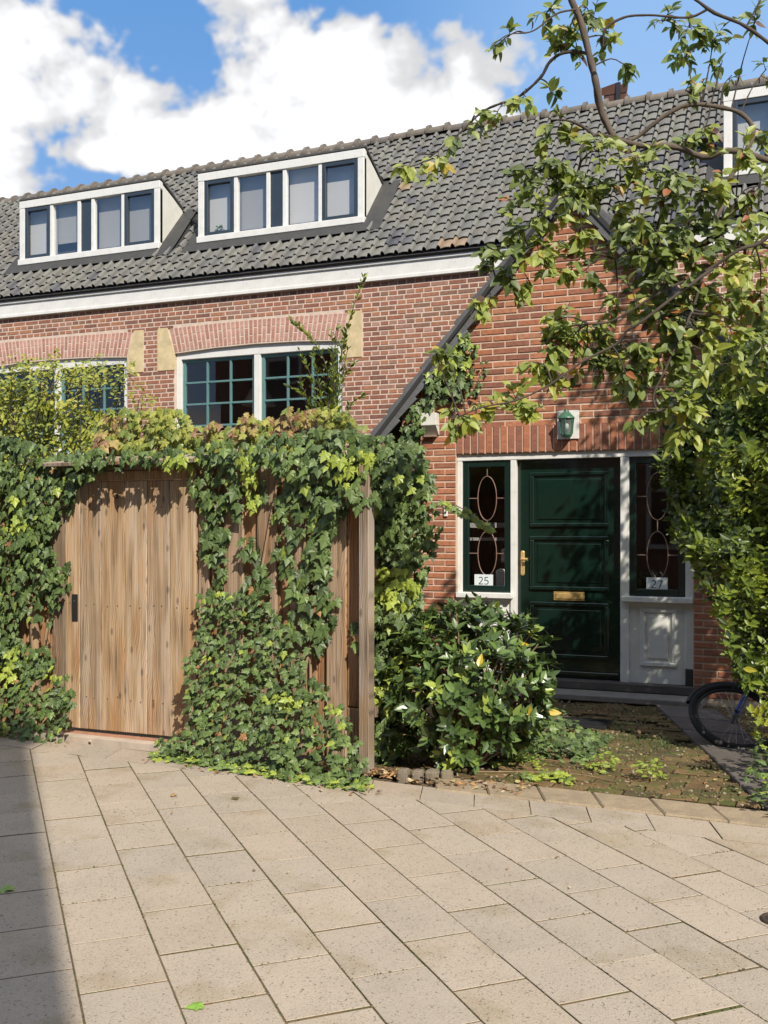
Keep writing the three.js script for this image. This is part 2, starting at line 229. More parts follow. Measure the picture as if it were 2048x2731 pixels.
// ------------------------------------------------------------------ ground
structure('ground', 'flat dark earth and street around the house', uvm(new THREE.PlaneGeometry(160, 160, 1, 1).rotateX(-Math.PI / 2).translate(0, -0.03, 0), 0.7), std([0.13, 0.105, 0.075], 0.95, { map: soilTex, bumpMap: soilBump, bumpScale: 0.01 }));
const zb = (x) => -5.6 + 0.068 * (x + 4.5);                   // the line where the slanted field of tiles meets the border row
const paverMats = [[0.418, 0.345, 0.262], [0.4, 0.333, 0.257], [0.432, 0.355, 0.271], [0.41, 0.334, 0.249], [0.388, 0.325, 0.252], [0.422, 0.342, 0.258]].map((c) => std(c, 0.88, { map: paverTex, bumpMap: paverBump, bumpScale: 0.0016 }));
{
  seed(3);
  const pave = structure('pavement', 'pavement of tan concrete tiles laid slantwise in half bond'); pave.userData.category = 'pavement';
  const jointMat = std([0.14, 0.112, 0.07], 0.98, { map: soilTex });
  const th = THREE.MathUtils.degToRad(43.85), ux = -Math.sin(th), uz = -Math.cos(th), vx = Math.cos(th), vz = -Math.sin(th), list = [];
  const at = (u, v) => [u * ux + v * vx, u * uz + v * vz], row = (k) => 0.287 + 0.2975 * k - (k > 0 ? 0.0018 * k * k : 0);
  for (let k = -9; k < 14; k++) for (let n = -10; n < 12; n++) {
    const u0 = 3.513 + 0.4315 * n + (k & 1 ? 0.216 : 0) + rr(-0.004, 0.004), u1 = u0 + 0.4315, v0 = row(k), v1 = row(k + 1), j = 0.0032, ju = 0.0042;
    let p = [at(u0 + ju, v0 + j), at(u1 - ju, v0 + j), at(u1 - ju, v1 - j), at(u0 + ju, v1 - j)];
    p = clip(p, ([x, z]) => z - zb(x) - 0.003); if (p.length < 3) continue;
    const cx = p.reduce((s, q) => s + q[0], 0) / p.length, cz = p.reduce((s, q) => s + q[1], 0) / p.length, s = seen(cx, 0, cz);
    list.push({ p, cx, cz, w: (s.in ? 1e3 : 1) / (s.d * s.d), c: Math.floor(rnd() * 6), y: rr(0, 0.0045), ou: rnd(), ov: rnd() });
  }
  // the border row along the house, its joints a little askew
  for (let i = 0; i < 27; i++) { const x0 = -8.3 + 0.33 * i, x1 = x0 + 0.325, p = [[x0, zb(x0) - 0.003], [x1, zb(x1) - 0.003], [x1 - 0.09, zb(x1) - 0.3], [x0 - 0.09, zb(x0) - 0.3]]; const s = seen(x0, 0, zb(x0)); list.push({ p, w: (s.in ? 1e3 : 1) / (s.d * s.d), c: Math.floor(rnd() * 6), y: rr(0, 0.005), ou: rnd(), ov: rnd() }); }
  list.sort((a, b) => b.w - a.w);
  list.slice(0, 300).forEach((t) => part(pave, 'paving_tile', slab(t.p, t.y, 0.05, 0.0018, 0.9, t.ou, t.ov), [paverMats[t.c], jointMat]));
  part(pave, 'paving_tiles', list.slice(300).map((t) => slab(t.p, t.y, 0.05, 0.0015, 0.9, t.ou, t.ov)), paverMats[1], 'stuff');
  part(pave, 'sand_bed', slab([[-12, 9], [9, 9], [9, zb(9)], [-12, zb(-12) - 0.3]], -0.0025, 0.02, 0.002, 0.9), std([0.17, 0.138, 0.085], 0.95, { map: soilTex }));
  { // grit and bits of moss lodged in the joints and lying on the slabs
    const im = new THREE.InstancedMesh(new THREE.IcosahedronGeometry(1, 0), std([1, 1, 1], 0.95), 5200), cs = [[0.12, 0.09, 0.045], [0.1, 0.1, 0.03], [0.17, 0.13, 0.075], [0.08, 0.06, 0.035], [0.07, 0.09, 0.025]];
    for (let i = 0; i < 5200; i++) {
      const k = Math.floor(rr(-3, 11)), u = rr(1.5, 7.6), cross = rnd() < 0.35, n = Math.floor((u - 3.513) / 0.4315), uu = cross ? 3.513 + 0.4315 * n + (k & 1 ? 0.216 : 0) + rr(-0.005, 0.005) : u, v = cross ? lerp(row(k), row(k + 1), rnd()) : row(k) + rr(-0.005, 0.005);
      const loose = i > 4700, [x, z] = loose ? at(u, lerp(row(k), row(k + 1), rnd())) : at(uu, v), sc = loose ? rr(0.001, 0.0028) : rr(0.0015, 0.004) * (0.5 + vn(u * 2, k * 3, 4.4)); if (z < zb(x)) { im.setMatrixAt(i, TRS(x, -0.02, zb(x) + 0.2, 0, 0, 0, [0.001, 0.001, 0.001])); im.setColorAt(i, col(0.1, 0.08, 0.05)); continue; }
      im.setMatrixAt(i, TRS(x, 0.001, z, rr(0, 3), rr(0, 3), 0, [sc * rr(0.8, 1.6), sc * 0.7, sc * rr(0.8, 1.6)])); im.setColorAt(i, col(...cs[Math.floor(rnd() * 5)]));
    }
    shade(im); im.name = 'joint_grit'; im.userData.kind = 'stuff'; pave.add(im);
  }
  const kerb = structure('kerb', 'row of rough pebbly kerb slabs edging the front garden'); kerb.userData.category = 'kerb';
  const km = std([0.37, 0.285, 0.185], 0.95, { map: stoneTex, bumpMap: stoneBump, bumpScale: 0.006 });
  for (let i = 0; i < 8; i++) { const x0 = -2.02 + 0.33 * i, x1 = x0 + 0.324, z = (x) => -5.665 + 0.03 * (x + 1.6); part(kerb, 'kerb_slab', slab([[x0, z(x0)], [x1, z(x1)], [x1 - 0.12, z(x1) - 0.3], [x0 - 0.12, z(x0) - 0.3]], 0.012 + rr(-0.004, 0.004), 0.06, 0.008, 3, rnd(), rnd()), km); }
}
{ // front garden: mossy earth, slab path, a few stones
  seed(4);
  const g = new THREE.PlaneGeometry(4.6, 3.3, 184, 132).rotateX(-Math.PI / 2).translate(-0.7, 0, -7.55), p = g.attributes.position;
  for (let i = 0; i < p.count; i++) { const x = p.getX(i), z = p.getZ(i); p.setY(i, -0.012 + 0.05 * (fbm(x * 2.2, z * 2.2, 2, 4) - 0.4) + 0.03 * (fbm(x * 17, z * 17, 3, 3) - 0.5)); }
  g.computeVertexNormals();
  structure('garden_soil', 'bare mossy brown earth in front of the steps', uvm(g, 1.6), std([0.145, 0.105, 0.052], 0.95, { map: soilTex, bumpMap: soilBump, bumpScale: 0.012 }));
  { // worn clinkers under moss and dirt, in rows along the house
    const yard = structure('garden_paving', 'worn mossy brown clinker paving between kerb and doorstep'); yard.userData.category = 'paving';
    const mats = [[0.16, 0.112, 0.06], [0.19, 0.13, 0.068], [0.13, 0.1, 0.05], [0.12, 0.115, 0.04], [0.21, 0.145, 0.08], [0.105, 0.085, 0.048]].map((c) => std(c, 0.95, { map: soilTex, bumpMap: soilBump, bumpScale: 0.006 })), dirt = std([0.06, 0.048, 0.026], 0.98, { map: soilTex }), all = [];
    for (let j = 0; j < 25; j++) for (let i = 0; i < 10; i++) {
      const z0 = -5.985 - 0.104 * j + 0.004 * vn(j * 0.9, 3), x0 = -2.02 + 0.208 * i + (j & 1 ? 0.104 : 0) + rr(-0.004, 0.004), lim = lerp(-0.19, -1.2, (-5.9 - z0) / 3.12) - 0.012, x1 = Math.min(x0 + 0.2, lim);
      if (x1 - x0 < 0.06 || (z0 < -7.4 && rnd() < 0.35)) continue;
      all.push([[[x0, z0], [x1, z0 + rr(-0.003, 0.003)], [x1, z0 - 0.097], [x0, z0 - 0.097 + rr(-0.003, 0.003)]], 0.012 + 0.02 * (fbm(x0 * 2.2, z0 * 2.2, 2, 3) - 0.5) + rr(-0.003, 0.004), clamp(Math.floor(vn(x0 * 3, z0 * 3, 1.7) * 7 - 0.5 + rr(-1.2, 1.2)), 0, 5)]);
    }
    for (const [p, y, c] of all) part(yard, 'paving_brick', slab(p, y, 0.05, 0.006, 2.2, rnd(), rnd()), [mats[c], dirt]);
  }
  const path = structure('garden_path', 'dark concrete slab path from the doorstep to the kerb'); path.userData.category = 'path';
  const L = (t) => [lerp(-1.2, -0.19, t), lerp(-9.02, -5.9, t)];
  for (let i = 0; i < 6; i++) { const a = L(i / 6 + 0.004), b = L((i + 1) / 6 - 0.004); part(path, 'path_slab', slab([a, [a[0] + 0.5, a[1] + 0.05], [b[0] + 0.5, b[1] + 0.05], b], 0.028, 0.06, 0.006, 1.5, rnd(), rnd()), i % 2 ? M.stone : std([0.14, 0.122, 0.108], 0.9, { map: stoneTex, bumpMap: stoneBump, bumpScale: 0.003 })); }
  { const im = new THREE.InstancedMesh(new THREE.IcosahedronGeometry(1, 0), std([1, 1, 1], 0.95), 2600), cs = [[0.13, 0.09, 0.05], [0.2, 0.15, 0.09], [0.3, 0.25, 0.17], [0.09, 0.065, 0.035], [0.16, 0.16, 0.05]];
    for (let i = 0; i < 2600; i++) { const x = rr(-2.4, -0.2), z = rr(-9.0, -5.95), q = rr(0.003, 0.009) * (rnd() < 0.06 ? 1.8 : 1); im.setMatrixAt(i, TRS(x, 0.014 + 0.02 * (fbm(x * 2.2, z * 2.2, 2, 3) - 0.5), z, rr(0, 3), rr(0, 3), 0, [q * rr(0.8, 1.7), q * 0.7, q])); im.setColorAt(i, col(...cs[Math.floor(rnd() * 5)])); }
    shade(im); im.name = 'earth_crumbs'; im.userData = { label: 'crumbs, grit and small stones strewn over the mossy earth', category: 'gravel', kind: 'stuff' }; scene.add(im); }
  const step = thing('doorstep', 'low worn concrete slab step along the front of the entrance', 'doorstep', [-1.9, 0, -9.23]);
  part(step, 'slab', bx(-3.0, -0.82, 0, 0.056, -9.39, -9.09, 0.012), M.concrete);
  const mat = thing('doormat', 'dark ribbed mat on the ground before the step', 'doormat', [-1.62, 0.01, -7.95]);
  part(mat, 'mat_base', new THREE.BoxGeometry(0.42, 0.018, 0.3).translate(-1.62, 0.022, -7.95), M.rubber); 
  part(mat, 'rib', Array.from({ length: 9 }, (_, i) => new THREE.BoxGeometry(0.4, 0.008, 0.012).translate(-1.62, 0.034, -8.08 + 0.032 * i)), M.plastic);
  for (let i = 0; i < 4; i++) { const x = -2.3 + 0.085 * i, z = -5.87 - 0.028 * i, w = rr(0.06, 0.078); const o = thing('edging_stone', ['first', 'second', 'third', 'fourth', 'fifth', 'sixth'][i] + ' small pale cobble from the fence post, edging the bed under the bush', 'stone', [x, 0, z], 'cobbles edging the bush bed'); const q = new RoundedBoxGeometry(w, rr(0.085, 0.1), 0.09, 2, 0.022); q.rotateY(rr(-0.2, 0.2)); q.rotateZ(rr(-0.08, 0.08)); q.translate(x, 0.012, z); part(o, 'stone', uvm(q, 4), std([rr(0.24, 0.27), rr(0.195, 0.215), rr(0.135, 0.15)], 0.9, { map: stoneTex, bumpMap: stoneBump, bumpScale: 0.004 })); }
  const dr = thing('drain_cover', 'small rusty round drain cover at the edge of the pavement', 'drain cover', [-0.1, 0, -4.3]);
  part(dr, 'rim', new THREE.TorusGeometry(0.06, 0.01, 6, 24).rotateX(Math.PI / 2).translate(-0.1, 0.004, -4.3), std([0.05, 0.03, 0.02], 0.8)); part(dr, 'lid', new THREE.CylinderGeometry(0.055, 0.055, 0.01, 20).translate(-0.1, 0.002, -4.3), std([0.03, 0.02, 0.015], 0.8));
}
// ------------------------------------------------------------------ the terraced house
const BRICK_A = [[0.335, 0.14, 0.086], [0.28, 0.115, 0.074], [0.37, 0.165, 0.1], [0.23, 0.105, 0.072], [0.4, 0.18, 0.1], [0.35, 0.185, 0.135], [0.26, 0.14, 0.09], [0.43, 0.24, 0.185]];
const brickMats = BRICK_A.map((c) => std(c, 0.92, { map: brickTex, bumpMap: brickBump, bumpScale: 0.0025 }));
const PITCH = 0.242, COURSE = 0.0636, JT = 0.0155;
const strG = [0, 1, 2].map((i) => block(PITCH - JT, COURSE - JT, 0.03, 0.003, i * 0.31, i * 0.17)), hdrG = [0, 1, 2].map((i) => block(PITCH / 2 - JT, COURSE - JT, 0.03, 0.003, i * 0.23, i * 0.37)), vosL = [0, 1].map((i) => block(0.05, 0.2, 0.03, 0.003, i * 0.4, 0.2)), vosS = [0, 1].map((i) => block(0.05, 0.092, 0.03, 0.003, i * 0.4, 0.6));
const ZM = -12.21, ZP = -9.45;
const house = thing('terraced_house', 'brick row house with grey tiled roof, white eaves board and white dormers', 'house', [-6, 0, ZM]);
const WINS = [[-8.27, -5.65, 'R'], [-11.7, -9.08, 'L']];
const winTop = (x, a, b) => 4.02 + 0.05 * (1 - ((2 * (x - a)) / (b - a) - 1) ** 2);
{
  seed(5);
  const s = new THREE.Shape([[-22, -0.1], [5, -0.1], [5, 4.9], [-22, 4.9]].map((p) => new THREE.Vector2(...p)));
  for (const [a, b] of WINS) s.holes.push(new THREE.Path([[a, 2.62], [b, 2.62], ...[1, 0.75, 0.5, 0.25, 0].map((t) => [lerp(a, b, t), winTop(lerp(a, b, t), a, b)])].map((p) => new THREE.Vector2(...p))));
  const wall = part(house, 'wall', uvm(new THREE.ExtrudeGeometry(s, { depth: 0.3, bevelEnabled: false }).translate(0, 0, ZM - 0.3), 2), M.mortar);
  const items = [], skew = [[-8.56, -8.28], [-5.63, -5.36], [-9.08, -8.8], [-12, -11.72]];
  const blocked = (x0, x1, y) => WINS.some(([a, b]) => x1 > a - 0.002 && x0 < b + 0.002 && y < 4.42 && y > 2.5) || skew.some(([a, b]) => x1 > a && x0 < b && y > 3.79 && y < 4.39);
  for (let r = 0; r < 41; r++) {
    const y = 4.745 - COURSE * (r + 0.5), hd = r % 2 === 0, w = hd ? PITCH / 2 : PITCH, off = hd ? 0.03 : (r % 4 === 1 ? 0 : PITCH / 2);
    for (let x = -15.304 + off; x < 4.5; x += w) {
      // shorten what runs into an opening
      let x0 = x, x1 = x + w; for (const [a, b] of [...WINS.map(([a, b]) => (y < 4.42 ? [a, b] : [99, 99])), ...skew.map(([a, b]) => (y > 3.79 && y < 4.39 ? [a, b] : [99, 99]))]) { if (x0 < a && x1 > a) x1 = a; else if (x0 < b && x1 > b) x0 = b; }
      if (blocked(x0 + 0.004, x1 - 0.004, y) || x1 - x0 < 0.035) continue;
      const pink = hd && rnd() < 0.35 * sstep(4.35, 4.2, y) * sstep(3.2, 3.6, y) * sstep(-6, -5, x);
      const c = pink ? (rnd() < 0.6 ? 7 : 5) : Math.floor(Math.pow(rnd(), 1.25) * 7);
      items.push({ m: TRS((x0 + x1) / 2, y + rr(-0.001, 0.001), ZM - 0.0105 + rr(-0.0015, 0.0015), 0, 0, rr(-0.004, 0.004), [(x1 - x0 - JT) / (w - JT), 1, 1]), g: (hd ? 3 : 0) + Math.floor(rnd() * 3), c, a: x1 - x0 });
    }
  }
  pieces(wall, 'brick', items, [...strG, ...hdrG], brickMats, { hidden: hedgeTop, rest: 'bricks' });
  const archMats = [[0.5, 0.27, 0.21], [0.46, 0.24, 0.18], [0.54, 0.3, 0.24], [0.42, 0.21, 0.16]].map((c) => std(c, 0.92, { map: brickTex, bumpMap: brickBump, bumpScale: 0.0025 }));
  for (const [a, b] of WINS) {
    const arch = part(house, 'brick_arch', uvm(new THREE.ExtrudeGeometry(new THREE.Shape([...[0, 0.25, 0.5, 0.75, 1].map((t) => [lerp(a, b, t), winTop(lerp(a, b, t), a, b) - 0.002]), [b + 0.07, 4.38], [(a + b) / 2, 4.405], [a - 0.07, 4.38]].map((p) => new THREE.Vector2(...p))), { depth: 0.1, bevelEnabled: false }).translate(0, 0, ZM - 0.096), 2), M.mortar);
    const n = 39, it = [], cx = (a + b) / 2;
    for (let i = 0; i < n; i++) {
      const t = (i + 0.5) / n, xb = lerp(a, b, t), xt = lerp(a - 0.085, b + 0.085, t), yb = winTop(xb, a, b) + 0.006, yt = 4.385 + 0.02 * (1 - (2 * t - 1) ** 2), L = Math.hypot(xt - xb, yt - yb), rz = -Math.atan2(xt - xb, yt - yb);
      const put = (f0, f1) => { const f = (f0 + f1) / 2, long = f1 - f0 > 0.5, len = (f1 - f0) * L - 0.015; it.push({ m: TRS(lerp(xb, xt, f), lerp(yb, yt, f), ZM - 0.007, 0, 0, rz, [1, len / (long ? 0.2 : 0.092), 1]), g: (long ? 0 : 2) + (i & 1), c: Math.floor(rnd() * 4), a: 0.06 }); };
      if (i & 1) { put(0, 0.66); put(0.66, 1); } else { put(0, 0.34); put(0.34, 1); }
    }
    pieces(arch, 'brick', it, [...vosL, ...vosS], archMats, { most: 80 });
    for (const sgn of [-1, 1]) {
      const e = sgn < 0 ? a : b, P = sgn < 0 ? [[e - 0.28, 3.79], [e - 0.002, 3.79], [e - 0.002, 4.02], [e - 0.12, 4.39], [e - 0.28, 4.39]] : [[e + 0.28, 3.79], [e + 0.28, 4.39], [e + 0.12, 4.39], [e + 0.002, 4.02], [e + 0.002, 3.79]];
      part(house, 'springer_stone', uvm(new THREE.ExtrudeGeometry(new THREE.Shape(P.map((p) => new THREE.Vector2(...p))), { depth: 0.1, bevelEnabled: true, bevelSize: 0.003, bevelThickness: 0.003, bevelSegments: 1 }).translate(0, 0, ZM - 0.092), 2), M.sand);
    }
    // window: white frame, two green casements of small panes
    const w = part(house, 'window', bx(a - 0.02, b + 0.02, 2.6, 2.66, ZM - 0.2, ZM + 0.05, 0.01), M.white);
    const yt = 4.0, zf0 = ZM - 0.12, zf1 = ZM - 0.035, mid = a + (b - a) * 0.5;
    part(w, 'frame', [bx(a + 0.002, a + 0.085, 2.66, yt - 0.01, zf0, zf1, 0.008), bx(b - 0.085, b - 0.002, 2.66, yt - 0.01, zf0, zf1, 0.008), bx(mid - 0.05, mid + 0.05, 2.66, yt - 0.07, zf0, zf1 - 0.004, 0.008), bx(a + 0.004, b - 0.004, yt - 0.07, 4.075, zf0, zf1 - 0.002, 0.008)], M.white);
    for (const [c0, c1] of [[a + 0.085, mid - 0.05], [mid + 0.05, b - 0.085]]) {
      const y0 = 2.66, y1 = yt - 0.07, q = 0.045, z0 = ZM - 0.125, z1 = ZM - 0.08;
      part(w, 'casement', [bx(c0, c0 + q, y0, y1, z0, z1, 0.006), bx(c1 - q, c1, y0, y1, z0, z1, 0.006), bx(c0 + q, c1 - q, y1 - q, y1, z0, z1, 0.006), bx(c0 + q, c1 - q, y0, y0 + q, z0, z1, 0.006)], M.teal);
      for (let i = 1; i < 3; i++) part(w, 'glazing_bar', bx(lerp(c0 + q / 2, c1 - q / 2, i / 3) - 0.015, lerp(c0 + q / 2, c1 - q / 2, i / 3) + 0.015, y0 + q, y1 - q, z0 + 0.004, z1 - 0.004, 0.005), M.teal);
      for (let i = 1; i < 4; i++) part(w, 'glazing_bar', bx(c0 + q, c1 - q, lerp(y0 + q / 2, y1 - q / 2, i / 4) - 0.014, lerp(y0 + q / 2, y1 - q / 2, i / 4) + 0.014, z0 + 0.002, z1 - 0.006, 0.005), M.teal);
      for (let i = 0; i < 3; i++) for (let j = 0; j < 4; j++) { const X0 = lerp(c0 + q / 2, c1 - q / 2, i / 3), X1 = lerp(c0 + q / 2, c1 - q / 2, (i + 1) / 3), Y0 = lerp(y0 + q / 2, y1 - q / 2, j / 4), Y1 = lerp(y0 + q / 2, y1 - q / 2, (j + 1) / 4); const g = new THREE.PlaneGeometry(X1 - X0, Y1 - Y0); g.rotateY(rr(-0.006, 0.006)); g.rotateX(rr(-0.006, 0.006)); part(w, 'pane', g.translate((X0 + X1) / 2, (Y0 + Y1) / 2, ZM - 0.105), M.glass); }
    }
    const io = (x0, x1, y0, y1, z0, z1) => new THREE.BoxGeometry(x1 - x0, y1 - y0, z1 - z0).translate((x0 + x1) / 2, (y0 + y1) / 2, (z0 + z1) / 2);
    part(house, 'room', [io(a - 0.4, b + 0.4, 1.6, 4.6, -15.3, -15.2), io(a - 0.45, a - 0.4, 1.6, 4.6, -15.3, ZM - 0.31), io(b + 0.4, b + 0.45, 1.6, 4.6, -15.3, ZM - 0.31), io(a - 0.4, b + 0.4, 4.55, 4.6, -15.2, ZM - 0.31), io(a - 0.4, b + 0.4, 1.55, 1.6, -15.2, ZM - 0.31)], M.inside);
    part(house, 'lamp_shade', new THREE.CylinderGeometry(0.12, 0.26, 0.26, 24, 1, true).translate(a + 0.75, 3.5, -13.3), std([0.4, 0.38, 0.34], 0.9, { side: THREE.DoubleSide }));
    part(house, 'curtain', tube([[b - 0.3, 4.3, -12.75], [b - 0.32, 3.6, -12.72], [b - 0.3, 2.7, -12.75]], 0.09, 0.13, 10), M.insideLight);
  }
  // eaves
  part(house, 'eaves_board', [bx(-22, 5, 4.765, 4.955, ZM + 0.002, ZM + 0.05, 0.008), bx(-22, 5, 4.955, 5.015, ZM + 0.002, ZM + 0.075, 0.012), bx(-22, 5, 4.75, 4.795, ZM + 0.001, ZM + 0.062, 0.006)], M.white);
  part(house, 'gutter', [bx(-22, 5, 5.016, 5.055, ZM + 0.0, ZM + 0.09, 0.012), bx(-22, 5, 4.99, 5.012, ZM - 0.2, ZM - 0.002)], M.zinc);
}
// main roof
const Y0 = 5.04, Z0 = -12.11, RY = 7.38, RZ = -14.24, SL = Math.hypot(RY - Y0, RZ - Z0), PIT = Math.atan2(RY - Y0, Z0 - RZ);
const roofP = (x, s, h = 0) => [x, Y0 + s * Math.sin(PIT) + h * Math.cos(PIT), Z0 - s * Math.cos(PIT) + h * Math.sin(PIT)];
const CW = 0.19, ROWS = 16, GA = SL / ROWS;
function tileGeo(w, l, ou) {
  const prof = [[-0.004, -0.01], [0.003, 0.022], [0.016, 0.041], [0.034, 0.041], [0.047, 0.022], [0.052, -0.012], [0.075, -0.003], [0.12, 0.006], [0.165, 0.002], [w - 0.004, -0.012]], pos = [], up = (y) => 0.036 * (1 - y / l);
  const rows = [0, l * 0.12, l];
  for (let j = 0; j < 2; j++) for (let i = 0; i < prof.length - 1; i++) { const [x0, h0] = prof[i], [x1, h1] = prof[i + 1], a = rows[j], b = rows[j + 1], r0 = j ? 0 : -0.004, P = [x0, a, h0 + up(a) + r0], Q = [x1, a, h1 + up(a) + r0], R = [x1, b, h1 + up(b)], S = [x0, b, h0 + up(b)]; pos.push(...P, ...Q, ...R, ...P, ...R, ...S); }
  for (let i = 0; i < prof.length - 1; i++) { const [x0, h0] = prof[i], [x1, h1] = prof[i + 1], t = 0.011, k = up(0) - 0.004; pos.push(x0, 0, h0 + k - t, x1, 0, h1 + k - t, x1, 0, h1 + k, x0, 0, h0 + k - t, x1, 0, h1 + k, x0, 0, h0 + k); }
  const g = new THREE.BufferGeometry(); g.setAttribute('position', new THREE.Float32BufferAttribute(pos, 3));
  const uv = new Float32Array((pos.length / 3) * 2); for (let i = 0; i < pos.length / 3; i++) { uv[2 * i] = pos[3 * i] * 3 + ou; uv[2 * i + 1] = pos[3 * i + 1] * 3 + ou * 1.7; }
  g.setAttribute('uv', new THREE.BufferAttribute(uv, 2)); g.computeVertexNormals(); return g;
}
const tileGs = [0, 0.37, 0.71].map((o) => tileGeo(CW, GA + 0.045, o));
const TILE = [[0.178, 0.174, 0.158], [0.186, 0.181, 0.163], [0.17, 0.166, 0.152], [0.2, 0.195, 0.172], [0.158, 0.155, 0.145], [0.184, 0.174, 0.152], [0.085, 0.087, 0.098], [0.12, 0.118, 0.125], [0.29, 0.21, 0.14]];
const tileMats = TILE.map((c) => std(c, 0.85, { map: roofTex, bumpMap: stoneBump, bumpScale: 0.002 }));
const DORM = [[-11.47, -8.84], [-8.17, -5.535], [-0.9, 1.74]], DY0 = 5.68, DY1 = 6.675, ZD = -12.68;
{
  seed(6);
  const ax = PIT, roof = part(house, 'roof', [uvm(new THREE.BoxGeometry(27, 0.04, SL).rotateX(PIT).translate(-8.5, (Y0 + RY) / 2 - 0.035, (Z0 + RZ) / 2), 1), uvm(new THREE.BoxGeometry(27, 0.04, SL).rotateX(-PIT).translate(-8.5, (Y0 + RY) / 2 - 0.02, RZ - (Z0 - RZ) / 2), 1)], M.roofDark);
  const items = [], M4 = new THREE.Matrix4(), E = new THREE.Matrix4().makeBasis(V(1, 0, 0), V(0, Math.sin(PIT), -Math.cos(PIT)), V(0, Math.cos(PIT), Math.sin(PIT)));
  for (let r = 0; r < ROWS; r++) for (let i = -12; i < 84; i++) {
    const x = -13.6 + CW * i, y = Y0 + (r + 0.5) * GA * Math.sin(PIT), xc = x + CW / 2;
    if (DORM.some(([a, b]) => (xc > a - 0.06 && xc < b + 0.06 && y > 5.55 && y < 6.56) || (xc > b && xc < b + 0.3 && y > 5.57 && y < 6.4) || (xc < a && xc > a - 0.2 && y > 5.57 && y < 6.2))) continue;
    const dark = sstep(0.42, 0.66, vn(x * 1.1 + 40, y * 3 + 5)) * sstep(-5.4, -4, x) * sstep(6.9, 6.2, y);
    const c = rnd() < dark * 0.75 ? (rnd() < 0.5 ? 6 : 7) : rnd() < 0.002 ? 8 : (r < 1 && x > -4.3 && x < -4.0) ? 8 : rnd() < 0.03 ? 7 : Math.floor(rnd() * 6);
    M4.copy(E).setPosition(...roofP(x + rr(-0.003, 0.003), r * GA + rr(-0.004, 0.004), 0.004 + rr(0, 0.003)));
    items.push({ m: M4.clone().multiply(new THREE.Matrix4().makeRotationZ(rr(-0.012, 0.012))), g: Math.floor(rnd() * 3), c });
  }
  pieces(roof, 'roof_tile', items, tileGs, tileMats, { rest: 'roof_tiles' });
  const rg = [0, 1].map((k) => { const g = new THREE.CylinderGeometry(0.085, 0.095, 0.29, 12, 1, true, -Math.PI / 2 - 0.25, Math.PI + 0.5).rotateZ(Math.PI / 2), c = new THREE.CylinderGeometry(0.122, 0.128, 0.055, 12, 1, false, -Math.PI / 2 - 0.25, Math.PI + 0.5).rotateZ(Math.PI / 2).translate(0.125, 0.004, 0); return uvm(mergeGeometries([g.toNonIndexed(), c.toNonIndexed()]), 3, k * 0.4); });
  // which way the half round opens: turned so that its back is up
  rg.forEach((g) => { g.rotateX(-Math.PI / 2); g.computeBoundingBox(); if (g.boundingBox.max.y < 0.06) g.rotateX(Math.PI); });
  const ridge = []; for (let i = -8; i < 56; i++) { const x = -13.7 + 0.29 * i, rise = 0.035 * Math.exp(-(((x + 5.1) / 0.5) ** 2)) - 0.03 * sstep(-9, -13, x); ridge.push({ m: TRS(x, RY - 0.01 + rise + rr(-0.006, 0.006), RZ, 0, 0, rr(-0.012, 0.012)), g: i & 1, c: Math.floor(rnd() * 3) }); }
  pieces(house, 'ridge_tile', ridge, rg, [[0.17, 0.145, 0.115], [0.19, 0.16, 0.13], [0.15, 0.13, 0.11]].map((c) => std(c, 0.9, { map: roofTex, side: THREE.DoubleSide })), { most: 54 });
}
